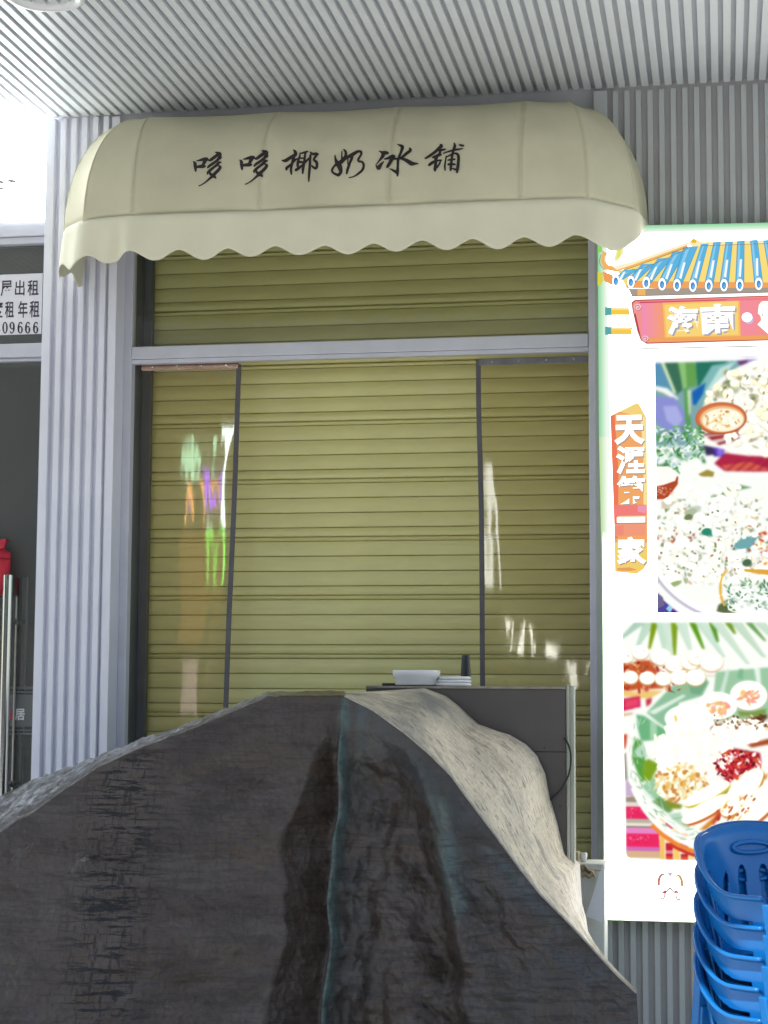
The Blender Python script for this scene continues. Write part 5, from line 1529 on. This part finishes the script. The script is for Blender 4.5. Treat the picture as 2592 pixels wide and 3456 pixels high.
for j in range(-rows_b, rows_f + 1):
    for i, px in enumerate(xs):
        if j < 0:
            if px > 1166:
                k = 0
                p, a, b, w = front(px, 0)
                p = p + Vector((0, .004 * -j, -.0015 * j * j * .3))
                V.append(p)
                marks(px, b, 0)
                continue
            u = -j / rows_b
            ex, ey, eY = edge_pt(px)
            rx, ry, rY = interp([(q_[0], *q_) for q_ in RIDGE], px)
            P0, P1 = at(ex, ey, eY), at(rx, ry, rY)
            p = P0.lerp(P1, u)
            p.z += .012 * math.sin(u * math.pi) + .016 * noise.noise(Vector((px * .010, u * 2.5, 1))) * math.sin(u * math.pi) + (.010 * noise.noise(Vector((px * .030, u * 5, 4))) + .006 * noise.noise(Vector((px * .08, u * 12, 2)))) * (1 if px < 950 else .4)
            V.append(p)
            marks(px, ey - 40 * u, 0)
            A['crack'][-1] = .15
            A['pale'][-1] = min(1, u * 3) * min(1, max(0, (1010 - px) / 120))  # mask of the painted-in bright top strip, fading to the right
        else:
            p, a, b, w = front(px, (j / rows_f) ** 1.25)
            V.append(p)
            marks(a, b, w)
W = cols + 1
for j in range(rows_b + rows_f):
    for i in range(cols):
        if j < rows_b and xs[i] >= 1166: continue
        F.append((j * W + i, j * W + i + 1, (j + 1) * W + i + 1, (j + 1) * W + i))
mb = MB()
mb.add(V, F)
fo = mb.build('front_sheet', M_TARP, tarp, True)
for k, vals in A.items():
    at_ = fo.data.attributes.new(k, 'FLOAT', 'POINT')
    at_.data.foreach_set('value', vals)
# pale reverse side turned up towards the sign
SIL = [(1166, 2338, -1.02), (1300, 2331, -1.0), (1433, 2322, -.97), (1504, 2349, -.955), (1547, 2382, -.95), (1612, 2443, -.945), (1677, 2467, -.94), (1721, 2480, -.94), (1775, 2512, -.935), (1813, 2551, -.93), (1840, 2611, -.93), (1856, 2692, -.925), (1873, 2750, -.92), (1911, 2879, -.86), (1936, 2897, -.80), (1957, 2912, -.75), (1961, 2995, -.75), (1965, 3050, -.80), (1978, 3097, -.95), (1984, 3142, -1.1), (2030, 3225, -1.45), (2148, 3352, -1.79)]
HEM = [(p[0], p[1] + 1.0, p[2] + .010) for p in EDGE if p[0] >= 1166]
def along(pl, s):
    L = [0]
    for a, b in zip(pl, pl[1:]): L.append(L[-1] + math.hypot(b[0] - a[0], b[1] - a[1]))
    dd = s * L[-1]
    for i in range(len(pl) - 1):
        if dd <= L[i + 1] or i == len(pl) - 2:
            t = (dd - L[i]) / (L[i + 1] - L[i])
            return [a + (b - a) * t for a, b in zip(pl[i], pl[i + 1])]
def lining(u, v):
    h, s = along(HEM, v), along(SIL, v)
    P0, P1 = at(*h), at(*s)
    p = P0.lerp(P1, u)
    k = math.sin(u * math.pi)
    q = v * 1.5
    d_ = u * .55
    p.z += .040 * k * math.sin(min(1, v * 3) * math.pi / 2) * (1 - v)
    p.z += k * (.022 * abs(noise.noise(Vector((q * 1.2 - d_ * 2.5, d_ * 7.0 - q * .8, 31)))) - .012 * abs(noise.noise(Vector((q * 3.0 - d_ * 3, d_ * 16.0 - q * 2, 37)))) + .006 * noise.noise(Vector((q * 7, d_ * 22, 5))))
    return tuple(p)
mb = MB().grid(lining, 88, 300)
FLOW = [(u_ / 88 * .55 + v_ / 300 * .25, v_ / 300 * 1.5, 0) for v_ in range(301) for u_ in range(89)]
lo = mb.build('turned_back_side', M_TARPL, tarp, True)
lo['label'] = 'pale cream reverse side lit by the sign'
n_v = len(lo.data.vertices)
fl_ = lo.data.attributes.new('flow', 'FLOAT_VECTOR', 'POINT')
fl_.data.foreach_set('vector', [c for p in FLOW for c in p])
for k, f in (('wear', lambda u, v: .75 * G(v - .17, .05) * G(u - .55, .4) + .35 * G(u, .05)), ('blue', lambda u, v: .9 * max(0, 1 - v / .30) + .6 * G(v - .2, .06)), ('crack', lambda u, v: .6 + .35 * v)):
    at_ = lo.data.attributes.new(k, 'FLOAT', 'POINT')
    at_.data.foreach_set('value', [max(0, min(1, f((i % 89) / 88, (i // 89) / 300))) for i in range(n_v)])
# hem rope along the free edge
hp = [tuple(at(*along(HEM, k / 80)) + Vector((.0, -.012, .002))) for k in range(81)]
MB().tube(hp, .0042, 6).build('hem', mat('pale hem', (0.42, 0.40, 0.35), 0.7, 0, 0.3, 40), tarp, True)

# ------------------------------------------------------------------ stacked blue chairs
LOWMESH = {}
def make_chair(label):
    t = thing('plastic_chair', (0, 0, 0), label, 'chair', 'stacked blue plastic chairs')
    SEAT, BACK, ARM = .40, .735, .585
    def hgt(ph):
        a = abs(ph)
        if a < .55: return BACK - .02 * (a / .55) ** 2
        k = min(1, (a - .55) / 1.25)
        return (BACK - .02) + (ARM - BACK + .02) * (k * k * (3 - 2 * k))
    PH = 2.12
    def shell(u, v):
        ph = (u * 2 - 1) * PH
        zt = hgt(ph)
        z = SEAT + (zt - SEAT) * v
        fl = .205 + .055 * ((z - SEAT) / (BACK - SEAT)) ** .9
        rim = .012 * max(0, (v - .93) / .07) ** 2
        rx, ry = (fl + rim) * 1.04, (fl + rim) * 1.0
        return (rx * math.sin(ph), ry * math.cos(ph) , z)
    def hole(u, v, full=True):
        ph = (u * 2 - 1) * PH
        z = SEAT + (hgt(ph) - SEAT) * v
        for c, zt_, zb in () if not full else ((-.40, .612, .435), (-.135, .628, .44), (.135, .628, .44), (.40, .612, .435)):
            k = (z - zb) / (zt_ - zb)
            if 0 < k < 1 and abs(ph - c * (1.45 - .5 * k)) < .052 * min(1, (1 - k) * 9, k * 9) ** .5: return True
        a = abs(ph)
        zt_ = hgt(ph) - .075
        if abs(a - .92) < .19 and .445 < z < zt_ - .03 * (abs(a - .92) / .19) ** 4: return True
        if 1.24 < a < 1.95 and .44 < z < hgt(ph) - .06: return True
        return False
    o = MB().grid(shell, 300, 84, hole).build('backrest', M_BLUE, t, True, solid=.006)
    low = MB().grid(shell, 300, 84, lambda u, v: hole(u, v, False))
    LOWMESH['me'] = low
    def onback(ph, z, d):
        x, y, _ = shell((ph / PH + 1) / 2, (z - SEAT) / (hgt(ph) - SEAT))
        return (x * d, y * d, z)
    gp = [onback(.235 * math.cos(k * math.pi / 18), .672 + .014 * math.sin(k * math.pi / 18), .975) for k in range(37)]
    MB().tube(gp, .0065, 8).build('grip', M_BLUE, t, True)
    rim = [shell(k / 90, 1.0) for k in range(91)]
    MB().tube([(x * 1.012, y * 1.012, z) for x, y, z in rim], .0056, 8).build('armrest_rim', M_BLUE, t, True)
    def seat(u, v):
        x, y = (u - .5) * .42, (v - .5) * .42
        k = max(abs(u - .5), abs(v - .5)) * 2
        r = math.hypot(u - .5, v - .5) * 2
        sq = (k / r) if r > 1e-6 else 1
        sq = .55 * sq + .45
        return (x * sq * .98, y * sq * .98 - .005, SEAT - .012 * (1 - r * r * .5) - (.02 * max(0, (.12 - v)) / .12))
    MB().grid(seat, 24, 24, lambda u, v: abs(u - .5) < .16 and any(abs(v - c) < .014 for c in (.35, .43, .51, .59, .67))).build('seat', M_BLUE, t, True, solid=.006)
    for sx in (-1, 1):
        for sy in (-1, 1):
            top, bot = Vector((sx * .180, sy * .165, SEAT - .004)), Vector((sx * .215, sy * (.21 if sy > 0 else .205), 0.0))
            if sy < 0:   # front legs rise into the arm support
                pts = [Vector((sx * .218, -.155, ARM - .012)), Vector((sx * .205, -.178, SEAT)), bot]
            else: pts = [Vector((sx * .19, .175, SEAT + .03)), bot]
            vs, fs = [], []
            for p in pts:
                w = .030 if p.z > .3 else .022
                for dx, dy in ((-w, -.016), (w, -.016), (w, .016), (-w, .016)):
                    vs.append((p.x + dx * .55, p.y + dy + .5 * dx * 0, p.z))
            for k in range(len(pts) - 1):
                for e in range(4): fs.append((k * 4 + e, k * 4 + (e + 1) % 4, k * 4 + 4 + (e + 1) % 4, k * 4 + 4 + e))
            m = (len(pts) - 1) * 4
            fs += [(3, 2, 1, 0), (m, m + 1, m + 2, m + 3)]
            MB().add(vs, fs).build('leg', M_BLUE, t, bevel=.004)
    return t
lt_ = thing('low_table', (X(2722, 3000, -4.0), -4.0, 0), 'low wooden table carrying the stack of blue chairs', 'table')
tx_ = lt_.location.x
MB().box(tx_ - .34, tx_ + .34, -4.34, -3.66, .371, .399).build('tabletop', M_WOOD, lt_, bevel=.004)
for sx in (-1, 1):
    for sy in (-1, 1):
        MB().box(tx_ + sx * .30 - .025, tx_ + sx * .30 + .025, -4.0 + sy * .30 - .025, -4.0 + sy * .30 + .025, 0, .3705).build('leg', M_WOOD, lt_)
# facing the street and turned towards the right
CHX, CHY, CHR = X(2722, 3000, -4.0), -4.0, R_(33)
n_ch, dz, CHZ = 5, .072, 0.400
labels = ['topmost blue plastic chair of the stack in front of the lit sign'] + [o_ + ' blue plastic chair from the top of the stack' for o_ in ('second', 'third', 'fourth')] + ['lowest blue plastic chair of the stack, standing on the low table']
c0 = make_chair(labels[0])
kids = [o for o in COL.objects if o.parent == c0]
for k in range(n_ch):
    if k == 0: root = c0
    else:
        root = c0.copy()
        COL.objects.link(root)
        root['label'] = labels[k]
        for ch in kids:
            q = ch.copy()
            COL.objects.link(q)
            q.parent = root
            if q.name.startswith('backrest') and k:
                if 'mesh' not in LOWMESH:
                    tmp = LOWMESH['me']
                    lm = bpy.data.meshes.new('backrest')
                    lm.from_pydata(tmp.v, [], tmp.f)
                    lm.materials.append(M_BLUE)
                    lm.polygons.foreach_set('use_smooth', [True] * len(lm.polygons))
                    LOWMESH['mesh'] = lm
                q.data = LOWMESH['mesh']
    root.location = (CHX + rng.uniform(-.004, .004), CHY + rng.uniform(-.004, .004), CHZ + (n_ch - 1 - k) * dz)
    root.rotation_euler.z = CHR + rng.uniform(-.02, .02)

# ------------------------------------------------------------------ other side of the street (it shows in the vinyl and the glass)
ob = thing('opposite_building', (-6, -26, 0), 'dark building across the street, mirrored in the vinyl curtains', 'building')
M_OPP = mat('dark render', (0.10, 0.095, 0.09), 0.8, 0, 0.2, 1)
MB().box(-40, 16, -34, -26, 0, 8.5).build('wall', M_OPP, ob)
MB().box(-41, 17, -34.5, -25.2, 8.51, 8.9).build('roof', M_OPP, ob)
wm = None
for k in range(13):
    for r in range(2):
        if wm is None:
            wm = MB().box(-6.9, -5.1, -25.99, -25.95, 0, 1.5).build('window', M_DARK, ob)
            o = wm
        else:
            o = wm.copy()
            COL.objects.link(o)
        o.location.x, o.location.z = -30 + k * 4.2 - (-6), 4.3 + r * 2.3
def lit(name, label, x0, x1, z0, z1, col, st, y=-25.7):
    o = MB().box(x0, x1, y, y + .12, z0, z1).build(name, emit('lit ' + label, col, st))
    tag(o, label, 'sign')
lit('shop_sign', 'tall narrow white lit sign across the street', -9.66, -9.32, 5.1, 7.25, (0.82, 1.0, 0.90), 13)
lit('shop_sign', 'green lower panel of lit signs across the street', -9.72, -9.46, 3.9, 5.05, (0.25, 1.0, 0.12), 8)
lit('shop_sign', 'small pale green lit sign across the street', -10.42, -10.32, 6.0, 6.9, (0.55, 1.0, 0.65), 8)
lit('neon_tube', 'short violet neon tube across the street', -9.98, -9.92, 5.5, 6.2, (0.40, 0.06, 1.0), 16)
lit('neon_tube', 'short orange neon tube across the street', -10.2, -10.15, 5.2, 6.0, (1.0, 0.45, 0.12), 12)
lit('lit_window', 'warm orange lit shop window across the street', -10.9, -9.75, 2.7, 5.0, (1.0, 0.42, 0.12), 0.6)
lit('lit_window', 'pinkish lit shop window across the street', -10.4, -9.9, 1.2, 2.4, (1.0, 0.72, 0.72), 1.6)
lit('shop_sign', 'slim white lit sign across the street', -4.30, -4.12, 3.9, 6.2, (1.0, 1.0, 0.95), 6)
lit('street_lamp', 'small white lamp on the wall across the street', -3.62, -3.52, 2.5, 3.2, (1.0, 0.97, 0.85), 12)
lit('street_lamp', 'second small white lamp on the wall across the street', -3.16, -3.04, 2.55, 2.85, (1.0, 0.97, 0.85), 12)
lit('street_lamp', 'third small white lamp on the wall across the street', -2.62, -2.56, 2.0, 2.5, (1.0, 0.97, 0.85), 12)
